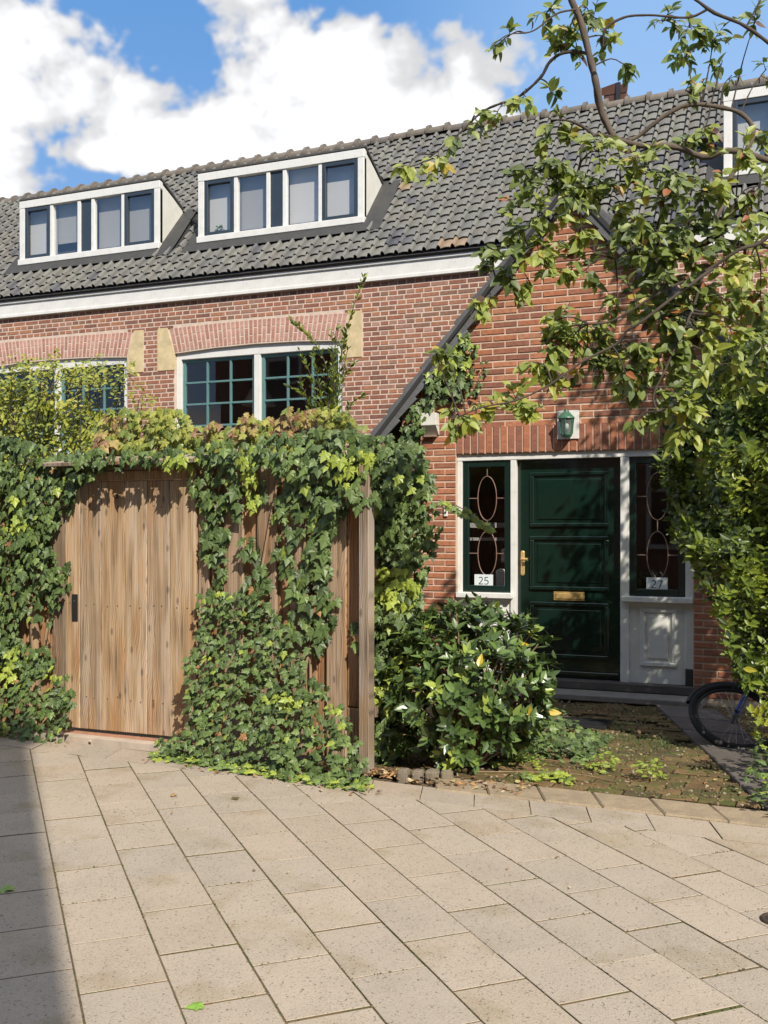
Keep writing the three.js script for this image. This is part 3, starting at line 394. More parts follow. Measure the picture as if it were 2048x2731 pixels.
// dormers
DORM.forEach(([a, b], di) => {
  seed(20 + di);
  const d = part(house, 'dormer', [bx(a + 0.05, b - 0.05, DY0 + 0.02, DY0 + 0.06, ZD - 0.5, ZD - 0.02)], M.inside);
  // cheeks and a little roof that falls back onto the tiles
  for (const x of [a, b - 0.05]) { const s = new THREE.Shape([[0, DY0 + 0.03], [0, DY1], [0.64, 6.4]].map((p) => new THREE.Vector2(...p))); const g = new THREE.ExtrudeGeometry(s, { depth: 0.05, bevelEnabled: false }); g.applyMatrix4(new THREE.Matrix4().makeBasis(V(0, 0, -1), V(0, 1, 0), V(1, 0, 0)).setPosition(x, 0, ZD)); part(d, 'cheek', uvm(g, 2), di === 2 ? M.white : M.cream); }
  const L = Math.hypot(0.66, 0.33), t = Math.atan2(0.33, 0.66);
  part(d, 'dormer_roof', uvm(new THREE.BoxGeometry(b - a + 0.04, 0.03, L).rotateX(-t).translate((a + b) / 2, (DY1 + 6.42) / 2 + 0.02, ZD - 0.32), 2), M.lead);
  const f = 0.095, z0 = ZD - 0.06, z1 = ZD + 0.03;
  const at = [0, 0.1, 0.6, 0.66, 1.135, 1.195, 1.4, 1.46, 1.965, 2.02, 2.575, 2.67].map((q) => a + (q * (b - a)) / 2.67);
  part(d, 'frame', [bx(a - 0.005, b + 0.005, DY1 - f, DY1 + 0.02, z0, z1, 0.008), bx(a - 0.01, b + 0.01, DY0, DY0 + f, z0, z1 + 0.03, 0.01), bx(a, at[1], DY0 + f, DY1 - f, z0, z1 - 0.002, 0.006), bx(at[10], b, DY0 + f, DY1 - f, z0, z1 - 0.002, 0.006)], M.white);
  for (const [i, j] of [[2, 3], [4, 5], [6, 7], [8, 9]]) part(d, 'mullion', bx(at[i], at[j], DY0 + f, DY1 - f, z0, z1 - 0.016, 0.006), M.white);
  const yb = DY0 + f, yt = DY1 - f;
  for (const [i, j] of [[1, 2], [9, 10]]) { const x0 = at[i] + 0.004, x1 = at[j] - 0.004, q = 0.055; part(d, 'casement', [bx(x0, x0 + q, yb + 0.004, yt - 0.004, ZD - 0.05, ZD + 0.02, 0.008), bx(x1 - q, x1, yb + 0.004, yt - 0.004, ZD - 0.05, ZD + 0.02, 0.008), bx(x0 + q, x1 - q, yt - 0.004 - q, yt - 0.004, ZD - 0.05, ZD + 0.02, 0.008), bx(x0 + q, x1 - q, yb + 0.004, yb + 0.004 + q, ZD - 0.05, ZD + 0.02, 0.008)], M.slateBlue); }
  part(d, 'blind_panel', bx(at[5], at[6], yb, yt, ZD - 0.04, ZD - 0.01), M.slateBlue);
  for (const [i, j, k] of [[1, 2, 0], [3, 4, 1], [7, 8, 2], [9, 10, 3]]) {
    const e = k === 0 || k === 3 ? 0.058 : 0;
    const g = new THREE.PlaneGeometry(at[j] - at[i] - 2 * e, yt - yb - 2 * e); g.rotateX(rr(-0.015, 0.02)); part(d, 'pane', g.translate((at[i] + at[j]) / 2, (yb + yt) / 2, ZD - 0.02), M.glassBright);
    part(d, 'blind', bx(at[i] - 0.02, at[j] + 0.02, (k === 1 && di === 0 ? yb + 0.22 : yb), yt + 0.02, ZD - 0.14, ZD - 0.13), [M.blindLight, M.blind, di ? M.blindLight : M.blind, di ? M.blindLight : M.blind][k]);
  }
  part(d, 'attic_room', [bx(a + 0.06, b - 0.06, DY0, 6.6, ZD - 0.46, ZD - 0.45)], M.inside);
  if (di === 1) { const p = V(at[1] + 0.2, yb + 0.12, ZD - 0.09), g = []; for (let i = 0; i < 14; i++) { const q = new THREE.SphereGeometry(0.022, 6, 4); q.scale(1, 0.4, 1); q.rotateZ(rr(-1, 1)); q.translate(p.x + rr(-0.07, 0.07), p.y + rr(-0.02, 0.05), p.z + rr(-0.02, 0.02)); g.push(q.toNonIndexed()); } part(d, 'house_plant', g, std([0.2, 0.26, 0.08], 0.7)); }
  // lead flashing lying on the tiles
  const P = (x, y, h) => { const s = (y - Y0) / Math.sin(PIT); return roofP(x, s, h); }, quad = (A, B, C, D) => [...A, ...B, ...C, ...A, ...C, ...D], h = 0.045;
  const sidew = di === 1 ? 0.3 : 0.27, pos = [...quad(P(a - 0.2, 5.5, h), P(b + sidew, 5.5, h), P(b + sidew, 5.8, h), P(a - 0.2, 5.8, h)), ...quad(P(b - 0.02, 5.8, h), P(b + sidew, 5.8, h), P(b + sidew - 0.03, 6.42, h), P(b - 0.02, 6.42, h)), ...quad(P(a - 0.2, 5.8, h), P(a + 0.02, 5.8, h), P(a + 0.02, 6.3, h), P(a - 0.14, 6.3, h))];
  part(d, 'lead_flashing', tri(pos), M.lead);
});
{ // chimney flue of rusty brown metal on the ridge
  const c = part(house, 'chimney', bx(-2.62, -2.3, 7.3, 7.62, -14.62, -14.36, 0.01), M.copper);
  const wing = (x0, x1, out) => tri([x0, 7.6, -14.35, x1, 7.6, -14.35, x1 + out, 7.75, -14.33, x0, 7.6, -14.35, x1 + out, 7.75, -14.33, x0 - out * 0.2, 7.7, -14.33]);
  part(c, 'cowl_plate', wing(-2.64, -2.43, 0.03), std([0.16, 0.075, 0.05], 0.5, { metalness: 0.5, side: THREE.DoubleSide })); part(c, 'cowl_plate', bx(-2.44, -2.38, 7.32, 7.74, -14.36, -14.32), M.plastic); part(c, 'cowl_plate', wing(-2.38, -2.29, 0.02), std([0.13, 0.06, 0.045], 0.5, { metalness: 0.5, side: THREE.DoubleSide }));
}
// ------------------------------------------------------------------ the entrance wing with its gable
const porch = thing('entrance_porch', 'gabled red brick entrance wing with green front door between two sidelights', 'porch', [-2.04, 0, ZP]);
const gy = (x) => 4.7 - 1.178 * Math.abs(x + 2.03), FX0 = -3.152, FX1 = -0.928, FT = 2.262;
const BRICK_B = [[0.43, 0.165, 0.083], [0.39, 0.145, 0.074], [0.47, 0.19, 0.1], [0.345, 0.135, 0.078], [0.45, 0.2, 0.112], [0.28, 0.115, 0.072]];
const porchMats = BRICK_B.map((c) => std(c, 0.92, { map: brickTex, bumpMap: brickBump, bumpScale: 0.0025 }));
{
  seed(8);
  const s = new THREE.Shape([[-3.72, -0.1], [FX0, -0.1], [FX0, FT], [FX1, FT], [FX1, -0.1], [-0.34, -0.1], [-0.34, gy(-0.34)], [-2.03, gy(-2.03)], [-3.72, gy(-3.72)]].map((p) => new THREE.Vector2(...p)));
  const wall = part(porch, 'wall', [uvm(new THREE.ExtrudeGeometry(s, { depth: 0.24, bevelEnabled: false }).translate(0, 0, ZP - 0.244), 2), bx(-3.72, -3.5, -0.1, 2.7, ZM + 0.002, ZP - 0.25), bx(-0.56, -0.34, -0.1, 2.7, ZM + 0.002, ZP - 0.25)], M.mortarDark);
  const items = [], WJ = 0.0145;
  for (let r = 0; r < 74; r++) {
    const y = 0.03 + COURSE * (r + 0.5), off = (r & 1 ? PITCH / 2 : 0);
    for (let k = 0; k < 16; k++) {
      let x0 = -3.99 + off + PITCH * k, x1 = x0 + PITCH; x0 = Math.max(x0, -3.72); x1 = Math.min(x1, -0.34);
      if (y < 2.53 && y > FT) { if (x0 < FX0 && x1 > FX0) x1 = FX0; else if (x0 < FX1 && x1 > FX1) x0 = FX1; else if (x0 >= FX0 && x1 <= FX1) continue; }
      else if (y <= FT) { if (x0 < FX0 && x1 > FX0) x1 = FX0; else if (x0 < FX1 && x1 > FX1) x0 = FX1; else if (x0 >= FX0 - 0.001 && x1 <= FX1 + 0.001) continue; }
      const lim = 2.03 - 0.001; const half = (4.7 - y) / 1.178 - 0.02; x0 = Math.max(x0, -2.03 - half); x1 = Math.min(x1, -2.03 + half);
      if (x1 - x0 < 0.05) continue;
      items.push({ m: TRS((x0 + x1) / 2, y + rr(-0.0015, 0.0015), ZP - 0.012 + rr(-0.002, 0.002), 0, 0, rr(-0.005, 0.005), [(x1 - x0 - WJ) / (PITCH - JT), 1, 1]), g: Math.floor(rnd() * 3), c: Math.floor(Math.pow(rnd(), 1.3) * 6), a: x1 - x0 });
    }
  }
  for (const X of [-3.725, -0.335]) for (let r = 0; r < 40; r++) for (let k = 0; k < 11; k++) items.push({ m: TRS(X, 0.03 + COURSE * (r + 0.5), ZP - 0.14 - PITCH * (k + (r & 1 ? 0.5 : 0)), 0, X < -2 ? -Math.PI / 2 : Math.PI / 2), g: k % 3, c: Math.floor(rnd() * 6), a: 0.001 });
  pieces(wall, 'brick', items, strG, porchMats, { rest: 'bricks', hidden: (x, y, z, s) => s.x < 445 && s.y > 440 || s.x > 690 || (s.y > 600 && s.x < 560) });
  const lintel = part(porch, 'brick_lintel', bx(FX0 + 0.002, FX1 - 0.002, FT + 0.002, 2.53, ZP - 0.1, ZP - 0.001), M.mortarDark), it = [], n = 30, sg = [0, 1].map((i) => block(0.061, 0.252, 0.03, 0.003, i * 0.4, 0.3));
  for (let i = 0; i < n; i++) it.push({ m: TRS(lerp(FX0, FX1, (i + 0.5) / n), 2.395, ZP - 0.007 + rr(-0.0015, 0.0015), 0, 0, rr(-0.01, 0.01)), g: i & 1, c: [5, 3, 1, 0, 3, 5, 1][Math.floor(rnd() * 7)], a: 0.06 });
  pieces(lintel, 'brick', it, sg, porchMats, { most: 40 });
  part(porch, 'wall_vent', [bx(-2.09, -1.92, 2.875, 2.975, ZP - 0.05, ZP + 0.025, 0.008)], std([0.2, 0.11, 0.07], 0.9, { map: brickTex })); 
  // roof of the wing
  const SLW = 2.98, pw = Math.atan(1.178), rg = [];
  for (const sg2 of [-1, 1]) rg.push(uvm(new THREE.BoxGeometry(SLW, 0.04, 2.88).rotateZ(sg2 * -pw).translate(-2.03 + sg2 * 0.97, 4.72 - 0.97 * 1.178, (ZM + ZP + 0.12) / 2), 1));
  const rf = part(porch, 'roof', rg, M.roofDark), ti = [], E = (sg2) => new THREE.Matrix4().makeBasis(V(0, 0, sg2), V(-sg2 * Math.cos(pw), Math.sin(pw), 0), V(sg2 * Math.sin(pw), Math.cos(pw), 0));
  for (const sg2 of [-1, 1]) for (let r = 0; r < 14; r++) for (let k = 0; k < 15; k++) { const sy = r * 0.21, z = (sg2 > 0 ? ZM : ZM + 0.19) + 0.0 + k * CW; if (z > ZP - 0.05) continue; const x = -2.03 + sg2 * (1.95 - sy * Math.cos(pw)), y = 4.77 - 1.95 * 1.178 + sy * Math.sin(pw); ti.push({ m: E(sg2).setPosition(x, y, z), g: r % 3, c: [4, 6, 7, 2][Math.floor(rnd() * 4)] }); }
  pieces(rf, 'roof_tile', ti, tileGs, tileMats, { most: 40, rest: 'roof_tiles' });
  const vm = [0, 1, 2].map((i) => std([0.105 + 0.016 * i, 0.105 + 0.016 * i, 0.107 + 0.016 * i], 0.7, { map: roofTex, bumpMap: stoneBump, bumpScale: 0.002 }));
  const vg = (() => { const a = new RoundedBoxGeometry(0.31, 0.14, 0.022, 1, 0.006).translate(0, -0.058, 0.06), b = new RoundedBoxGeometry(0.31, 0.022, 0.24, 1, 0.006).translate(0, 0.012, -0.05); return uvm(mergeGeometries([a.toNonIndexed(), b.toNonIndexed()]), 3); })();
  for (const sg2 of [-1, 1]) for (let k = 0; k < 11; k++) { const u = 0.14 + k * 0.272, x = -2.03 + sg2 * (1.96 - u * Math.cos(pw)), y = 4.79 - 1.96 * 1.178 + u * Math.sin(pw); const o = part(porch, 'verge_tile', vg, vm[Math.floor(rnd() * 3)]); o.geometry = vg; o.position.set(x + 2.04, y, 0.035 + rr(-0.003, 0.003)); o.rotation.z = sg2 * -pw + sg2 * 0.1; }
  part(porch, 'ridge_cap', uvm(new THREE.CylinderGeometry(0.1, 0.1, 2.9, 12, 1, false, 0, Math.PI).rotateZ(Math.PI / 2).rotateY(Math.PI / 2).translate(-2.03, 4.73, (ZM + ZP + 0.2) / 2), 2), M.zinc);
}
{ // door, sidelights, frame
  seed(9);
  const zf = ZP - 0.1, zfr = ZP - 0.03, P = M.white;
  part(porch, 'door_frame', [bx(FX0, -3.1, 0.13, 2.2, zf, zfr, 0.006), bx(FX0, FX1, 2.2, FT, zf, zfr + 0.004, 0.006), bx(-2.617, -2.558, 0.13, 2.2, zf, zfr, 0.006), bx(-1.577, -1.497, 0.13, 2.2, zf, zfr, 0.006), bx(-1.0, FX1, 0.28, 2.2, zf, zfr, 0.006)], P);
  part(porch, 'threshold', [bx(FX0, FX1, 0.055, 0.13, ZP - 0.3, ZP + 0.05, 0.008)], M.stone);
  part(porch, 'plinth_block', bx(-1.0, FX1 - 0.002, 0.131, 0.279, zf, zfr + 0.005, 0.006), M.darkStone);
  const panelFrame = (x0, x1, y0, y1, z, w = 0.03, d = 0.016) => [bx(x0, x1, y1 - w, y1, z, z + d, 0.008), bx(x0, x1, y0, y0 + w, z, z + d * 1.2, 0.008), bx(x0, x0 + w, y0 + w, y1 - w, z, z + d, 0.008), bx(x1 - w, x1, y0 + w, y1 - w, z, z + d, 0.008)];
  const door = part(porch, 'door', [bx(-2.556, -1.579, 0.133, 2.198, ZP - 0.16, ZP - 0.11, 0.004)], M.doorGreen), zd = ZP - 0.11;
  for (const [y0, y1] of [[1.56, 2.08], [0.96, 1.47], [0.32, 0.845]]) { part(door, 'panel_moulding', panelFrame(-2.44, -1.695, y0, y1, zd - 0.002, 0.035, 0.022), M.doorGreen); part(door, 'panel', bx(-2.37, -1.765, y0 + 0.07, y1 - 0.07, zd - 0.002, zd + 0.01, 0.008), M.doorGreen); }
  part(door, 'weather_bar', bx(-2.54, -1.595, 0.16, 0.2, zd, zd + 0.035, 0.01), M.doorGreen);
  const ms = part(door, 'mail_slot', bx(-2.213, -1.921, 0.862, 0.945, zd, zd + 0.012, 0.004), M.brass); part(ms, 'flap', bx(-2.193, -1.941, 0.878, 0.93, zd + 0.012, zd + 0.02, 0.004), M.brass);
  const hd = part(door, 'door_handle', [uvm(new THREE.CapsuleGeometry(0.021, 0.2, 4, 10).scale(1, 1, 0.35).translate(-2.515, 1.21, zd + 0.004), 4)], M.brass); part(hd, 'lever', [uvm(rod([-2.515, 1.25, zd], [-2.515, 1.25, zd + 0.055], 0.012), 4), uvm(rod([-2.515, 1.25, zd + 0.05], [-2.455, 1.247, zd + 0.05], 0.014), 4)], M.brass);
  const side = (x0, x1) => {
    const q = 0.062, y0 = 0.93, y1 = 2.2, z0 = ZP - 0.09, z1 = ZP - 0.045, sl = part(porch, 'sidelight', [bx(x0, x0 + q, y0, y1, z0, z1, 0.006), bx(x1 - q, x1, y0, y1, z0, z1, 0.006), bx(x0 + q, x1 - q, y1 - q, y1, z0, z1, 0.006), bx(x0 + q, x1 - q, y0, y0 + q, z0, z1 + 0.004, 0.006)], M.frameGreen);
    part(sl, 'pane', new THREE.PlaneGeometry(x1 - x0 - q, y1 - y0 - q).translate((x0 + x1) / 2, (y0 + y1) / 2, ZP - 0.075), M.glass);
    const cx = (x0 + x1) / 2 + 0.0, el = (cy) => { const pts = []; for (let i = 0; i <= 28; i++) { const a = (i / 28) * 2 * Math.PI; pts.push(V(cx + 0.094 * Math.cos(a), cy + 0.215 * Math.sin(a), ZP - 0.068)); } return tube(pts, 0.0048, 0.0048, 5, 56); };
    const c1 = 1.835, c2 = 1.3, w = (x1 - x0) / 2 - q, z = ZP - 0.068;
    part(sl, 'lead_came', [el(c1), el(c2), rod([cx, c1 + 0.215, z], [cx, y1 - q, z], 0.005, 5), rod([cx, c1 - 0.215, z], [cx, c2 + 0.215, z], 0.005, 5), ...[c1, c2].flatMap((c) => [rod([cx - 0.094, c, z], [cx - w, c, z], 0.005, 5), rod([cx + 0.094, c, z], [cx + w, c, z], 0.005, 5)])], M.came);
    const sill = part(porch, 'sill', bx(x0 - (x0 < -2 ? 0.05 : 0.06), x1 + (x0 < -2 ? 0.03 : 0.07), 0.872, 0.925, zf, ZP + 0.03, 0.008), P);
    const ap = part(porch, 'apron_panel', bx(x0 - 0.001, x1 + 0.001, 0.131, 0.87, zf, ZP - 0.05, 0.004), P);
    part(ap, 'panel_moulding', panelFrame(x0 + 0.1, x1 - 0.08, 0.29, 0.82, ZP - 0.052, 0.04, 0.02), P); part(ap, 'raised_field', bx(x0 + 0.17, x1 - 0.15, 0.36, 0.75, ZP - 0.052, ZP - 0.036, 0.01), P);
  };
  side(-3.1, -2.617); side(-1.497, -1.0);
  // a dim hall behind the glass
  part(porch, 'hall', [bx(-3.45, -0.6, 0, 0.03, -12.1, ZP - 0.26), bx(-3.45, -0.6, 2.5, 2.55, -12.1, ZP - 0.26), bx(-3.45, -0.6, 0.03, 2.5, -11.6, -11.55), bx(-3.48, -3.45, 0.03, 2.5, -11.6, ZP - 0.26), bx(-0.6, -0.57, 0.03, 2.5, -11.6, ZP - 0.26)], M.inside);
  part(porch, 'hall_shelf', [bx(-3.2, -2.6, 1.42, 1.45, -10.1, -9.9), bx(-3.2, -2.6, 1.55, 1.6, -10.1, -9.9)], M.blind);
  part(porch, 'paper_bag', [bx(-2.82, -2.69, 1.2, 1.34, -9.95, -9.85, 0.02), bx(-2.85, -2.64, 0.96, 1.14, -9.9, -9.75, 0.03)], M.blindLight);
  // small fittings
  const lan = thing('wall_lantern', 'green coach lantern on a white square board above the front door', 'lantern', [-2.05, 2.51, ZP]);
  part(lan, 'back_board', bx(-2.152, -1.947, 2.377, 2.644, ZP + 0.001, ZP + 0.022, 0.004), M.white);
  const lx = -2.05, frus = (r0, r1, h, y, s = 6) => uvm(new THREE.CylinderGeometry(r1, r0, h, s).scale(1, 1, 0.85).translate(lx, y, ZP + 0.085), 4);
  part(lan, 'roof', [frus(0.085, 0.03, 0.05, 2.598), frus(0.03, 0.018, 0.03, 2.634), frus(0.09, 0.085, 0.012, 2.568)], M.lanternGreen);
  part(lan, 'base', [frus(0.045, 0.06, 0.02, 2.4), frus(0.06, 0.06, 0.012, 2.416), bx(lx - 0.02, lx + 0.02, 2.42, 2.56, ZP + 0.02, ZP + 0.04)], M.lanternGreen);
  const cg = []; for (let i = 0; i < 6; i++) { const a = (i / 6) * 2 * Math.PI; cg.push(rod([lx + Math.sin(a) * 0.058, 2.42, ZP + 0.085 + Math.cos(a) * 0.05], [lx + Math.sin(a) * 0.072, 2.565, ZP + 0.085 + Math.cos(a) * 0.061], 0.006, 5)); } part(lan, 'cage_bars', cg, M.lanternGreen);
  part(lan, 'glass', uvm(new THREE.CylinderGeometry(0.066, 0.054, 0.142, 6, 1, true).scale(1, 1, 0.85).translate(lx, 2.492, ZP + 0.085), 4), M.frosted); part(lan, 'bulb', new THREE.SphereGeometry(0.024, 10, 8).scale(1, 1.4, 1).translate(lx, 2.49, ZP + 0.085), M.pot);
  const num = (txt, x0, x1, where) => {
    const cv = document.createElement('canvas'); cv.width = 256; cv.height = 160; const c = cv.getContext('2d'); c.fillStyle = '#d5dcdc'; c.fillRect(0, 0, 256, 160); c.fillStyle = '#1c2328'; c.font = '138px sans-serif'; c.textAlign = 'center'; c.textBaseline = 'middle'; c.fillText(txt, 128, 84);
    const t = new THREE.CanvasTexture(cv); t.colorSpace = THREE.SRGBColorSpace;
    const o = thing('house_number', 'small white plate with dark number ' + txt + ' at the foot of the ' + where + ' sidelight', 'number plate', [(x0 + x1) / 2, 1.038, ZP - 0.06]);
    const g = new THREE.BoxGeometry(x1 - x0, 0.118, 0.006).translate((x0 + x1) / 2, 1.038, ZP - 0.055); part(o, 'plate', g, std([1, 1, 1], 0.5, { map: t }));
  };
  num('25', -2.982, -2.796, 'left'); num('27', -1.345, -1.157, 'right');
  const box = thing('wall_box', 'pale grey metal box with sloped foot on the brick left of the door', 'box', [-3.406, 2.56, ZP]);
  part(box, 'housing', [bx(-3.488, -3.324, 2.55, 2.671, ZP + 0.002, ZP + 0.1, 0.006)], M.cream);
  part(box, 'hood', uvm(new THREE.ExtrudeGeometry(new THREE.Shape([[0, 2.46], [0.015, 2.46], [0.098, 2.549], [0, 2.549]].map((p) => new THREE.Vector2(...p))), { depth: 0.16, bevelEnabled: false }).applyMatrix4(new THREE.Matrix4().makeBasis(V(0, 0, 1), V(0, 1, 0), V(-1, 0, 0)).setPosition(-3.326, 0, ZP + 0.002)), 4), M.cream);
  part(box, 'vent_slot', bx(-3.47, -3.345, 2.44, 2.458, ZP + 0.002, ZP + 0.06, 0.003), M.inside);
  const bell = thing('doorbell', 'small white bell push on the brick beside the left sidelight', 'doorbell', [-3.25, 1.68, ZP]);
  part(bell, 'plate', bx(-3.275, -3.235, 1.66, 1.78, ZP + 0.001, ZP + 0.022, 0.006), M.white); part(bell, 'button', new THREE.CylinderGeometry(0.01, 0.01, 0.01, 12).rotateX(Math.PI / 2).translate(-3.255, 1.7, ZP + 0.026), M.plastic);
}
// ------------------------------------------------------------------ gate and fence
const zf = (x) => (x < -4.1 ? -6.25 : -6.27 + 0.14 * (x + 4.1));
const woodMat = (c, t, rough = 0.8) => std(c, rough, { map: woodTex[t], bumpMap: woodBump, bumpScale: 0.0025 });
let woodN = 0;
function board(w, h, d, x, y, z, ry = 0) { const g = block(w, h, d, 0.004), p = g.attributes.position, uv = g.attributes.uv, ou = (woodN * 0.377) % 1, ov = (woodN++ * 0.619) % 1; for (let i = 0; i < p.count; i++) { uv.setXY(i, p.getX(i) / 0.24 + ou, p.getY(i) / 1.7 + ov); } g.rotateY(ry); g.translate(x, y, z); return g; }
{
  seed(11);
  const gate = thing('wooden_gate', 'weathered wooden board gate with black flush pull set between the ivy', 'gate', [-4.63, 0, -6.25]);
  const X = [-5.208, -5.067, -4.87, -4.66, -4.463, -4.265, -4.045], gm = [[0.54, 0.375, 0.225], [0.43, 0.32, 0.215], [0.48, 0.33, 0.195], [0.52, 0.385, 0.255], [0.45, 0.33, 0.22], [0.5, 0.36, 0.225]].map((c, i) => woodMat(c, i % 3));
  for (let i = 0; i < 6; i++) part(gate, 'board', board(X[i + 1] - X[i] - 0.004, 1.86, 0.04, (X[i] + X[i + 1]) / 2, 0.965, -6.25 + rr(-0.001, 0.001)), gm[i]);
  part(gate, 'top_rail', board(1.17, 0.07, 0.05, -4.625, 1.935, -6.246), woodMat([0.42, 0.28, 0.15], 1));
  part(gate, 'backing', bx(-5.2, -4.05, 0.06, 1.9, -6.31, -6.285), woodMat([0.2, 0.13, 0.08], 0));
  for (let i = 0; i < 6; i++) for (const y of [0.28, 0.97, 1.7]) for (const q of [0.3, 0.7]) part(gate, 'nail', new THREE.CylinderGeometry(0.0045, 0.0045, 0.004, 8).rotateX(Math.PI / 2).translate(lerp(X[i], X[i + 1], q) + rr(-0.008, 0.008), y + rr(-0.012, 0.012), -6.229), M.darkStone);
  const pull = part(gate, 'flush_pull', [bx(-5.138, -5.085, 0.843, 1.047, -6.232, -6.222, 0.003)], M.plastic); part(pull, 'recess', bx(-5.126, -5.097, 0.885, 1.005, -6.2225, -6.2205), M.rubber); part(pull, 'keyhole', new THREE.CylinderGeometry(0.006, 0.006, 0.004, 10).rotateX(Math.PI / 2).translate(-5.111, 0.995, -6.219), M.steel);
  const hook = part(gate, 'rusty_hook', [rod([-4.76, 1.79, -6.235], [-4.71, 1.775, -6.215], 0.008, 6), rod([-4.73, 1.795, -6.23], [-4.725, 1.77, -6.21], 0.01, 6)], std([0.07, 0.03, 0.02], 0.9));
  const head = thing('gate_lintel', 'grey wooden beam and drip board over the gate, under the ivy', 'beam', [-4.63, 1.98, -6.2]);
  part(head, 'beam', board(1.3, 0.06, 0.08, -4.64, 2.0, -6.27), woodMat([0.3, 0.2, 0.12], 2)); part(head, 'drip_board', uvm(new RoundedBoxGeometry(1.32, 0.03, 0.2, 1, 0.005).rotateX(0.25).translate(-4.64, 2.045, -6.18), 1), woodMat([0.36, 0.28, 0.2], 1));
  const sill = thing('gate_threshold', 'pale concrete strip and red bricks on the ground under the gate', 'threshold', [-4.6, 0, -6.12]);
  part(sill, 'strip', slab([[-5.35, -6.03], [-3.9, -6.0], [-3.9, -6.09], [-5.35, -6.12]], 0.022, 0.05, 0.005, 2), std([0.52, 0.43, 0.34], 0.9, { map: stoneTex }));
  for (let i = 0; i < 7; i++) part(sill, 'brick', slab([[-5.33 + i * 0.205, -6.125], [-5.33 + i * 0.205 + 0.198, -6.12], [-5.33 + i * 0.205 + 0.198, -6.23], [-5.33 + i * 0.205, -6.23]], 0.016, 0.05, 0.004, 4, i * 0.3, 0), std([0.4, 0.2, 0.12], 0.95, { map: brickTex }));
  // fence to the right of the gate, board on board, turned a little towards the street
  const fr = Math.atan(-0.14), fence = thing('board_fence', 'brown board-on-board wooden fence behind ivy between gate and corner post', 'fence', [-3.3, 0, -6.16]);
  const backM = [[0.46, 0.26, 0.13], [0.4, 0.23, 0.12], [0.5, 0.29, 0.15]].map((c, i) => woodMat(c, i)), frontM = [[0.42, 0.29, 0.19], [0.44, 0.31, 0.2], [0.38, 0.27, 0.18]].map((c, i) => woodMat(c, i));
  for (let x = -4.0, i = 0; x < -2.78; x += 0.15, i++) part(fence, 'board', board(0.148, 1.95, 0.02, x, 1.0, zf(x) - 0.03, fr), backM[i % 3]);
  [[-4.03, -3.935], [-3.8, -3.63], [-3.506, -3.345], [-3.226, -3.077], [-2.936, -2.783]].forEach(([a, b], i) => part(fence, 'board', board(b - a, 1.97, 0.022, (a + b) / 2, 1.005, zf((a + b) / 2) + 0.005, fr), frontM[i % 3]));
  part(fence, 'board', board(0.135, 1.62, 0.022, -2.71, 1.19, zf(-2.71) - 0.006, fr), woodMat([0.36, 0.2, 0.105], 1));
  part(fence, 'board', board(0.135, 0.26, 0.022, -2.71, 0.24, zf(-2.71) - 0.002, fr), woodMat([0.4, 0.25, 0.15], 0));
  part(fence, 'rail', board(1.5, 0.06, 0.05, -3.33, 2.0, zf(-3.33) - 0.0, fr), woodMat([0.25, 0.17, 0.11], 2));
  part(fence, 'rail', board(1.5, 0.07, 0.04, -3.33, 0.35, zf(-3.33) - 0.065, fr), woodMat([0.25, 0.17, 0.11], 2));
  const post = thing('fence_post', 'square grey-brown wooden corner post standing free before the fence end', 'post', [-2.592, 0, -5.95]);
  part(post, 'post', [board(0.074, 2.0, 0.07, -2.592, 0.95, -5.965, fr), bx(-2.626, -2.558, -0.05, 1.94, -6.01, -5.99)], (() => { const m = woodMat([0.36, 0.285, 0.215], 2); return m; })());
  // fence left of the gate
  const fl = thing('ivy_fence', 'orange-brown board fence left of the gate almost hidden by ivy', 'fence', [-5.8, 0, -6.28]);
  for (let x = -8.6, i = 0; x < -5.36; x += 0.15, i++) part(fl, 'board', board(0.147, 1.98, 0.022, x, 1.0, -6.29, 0), backM[i % 3]);
  part(fl, 'jamb_board', board(0.118, 2.0, 0.04, -5.273, 1.0, -6.262), woodMat([0.28, 0.21, 0.15], 1));
}
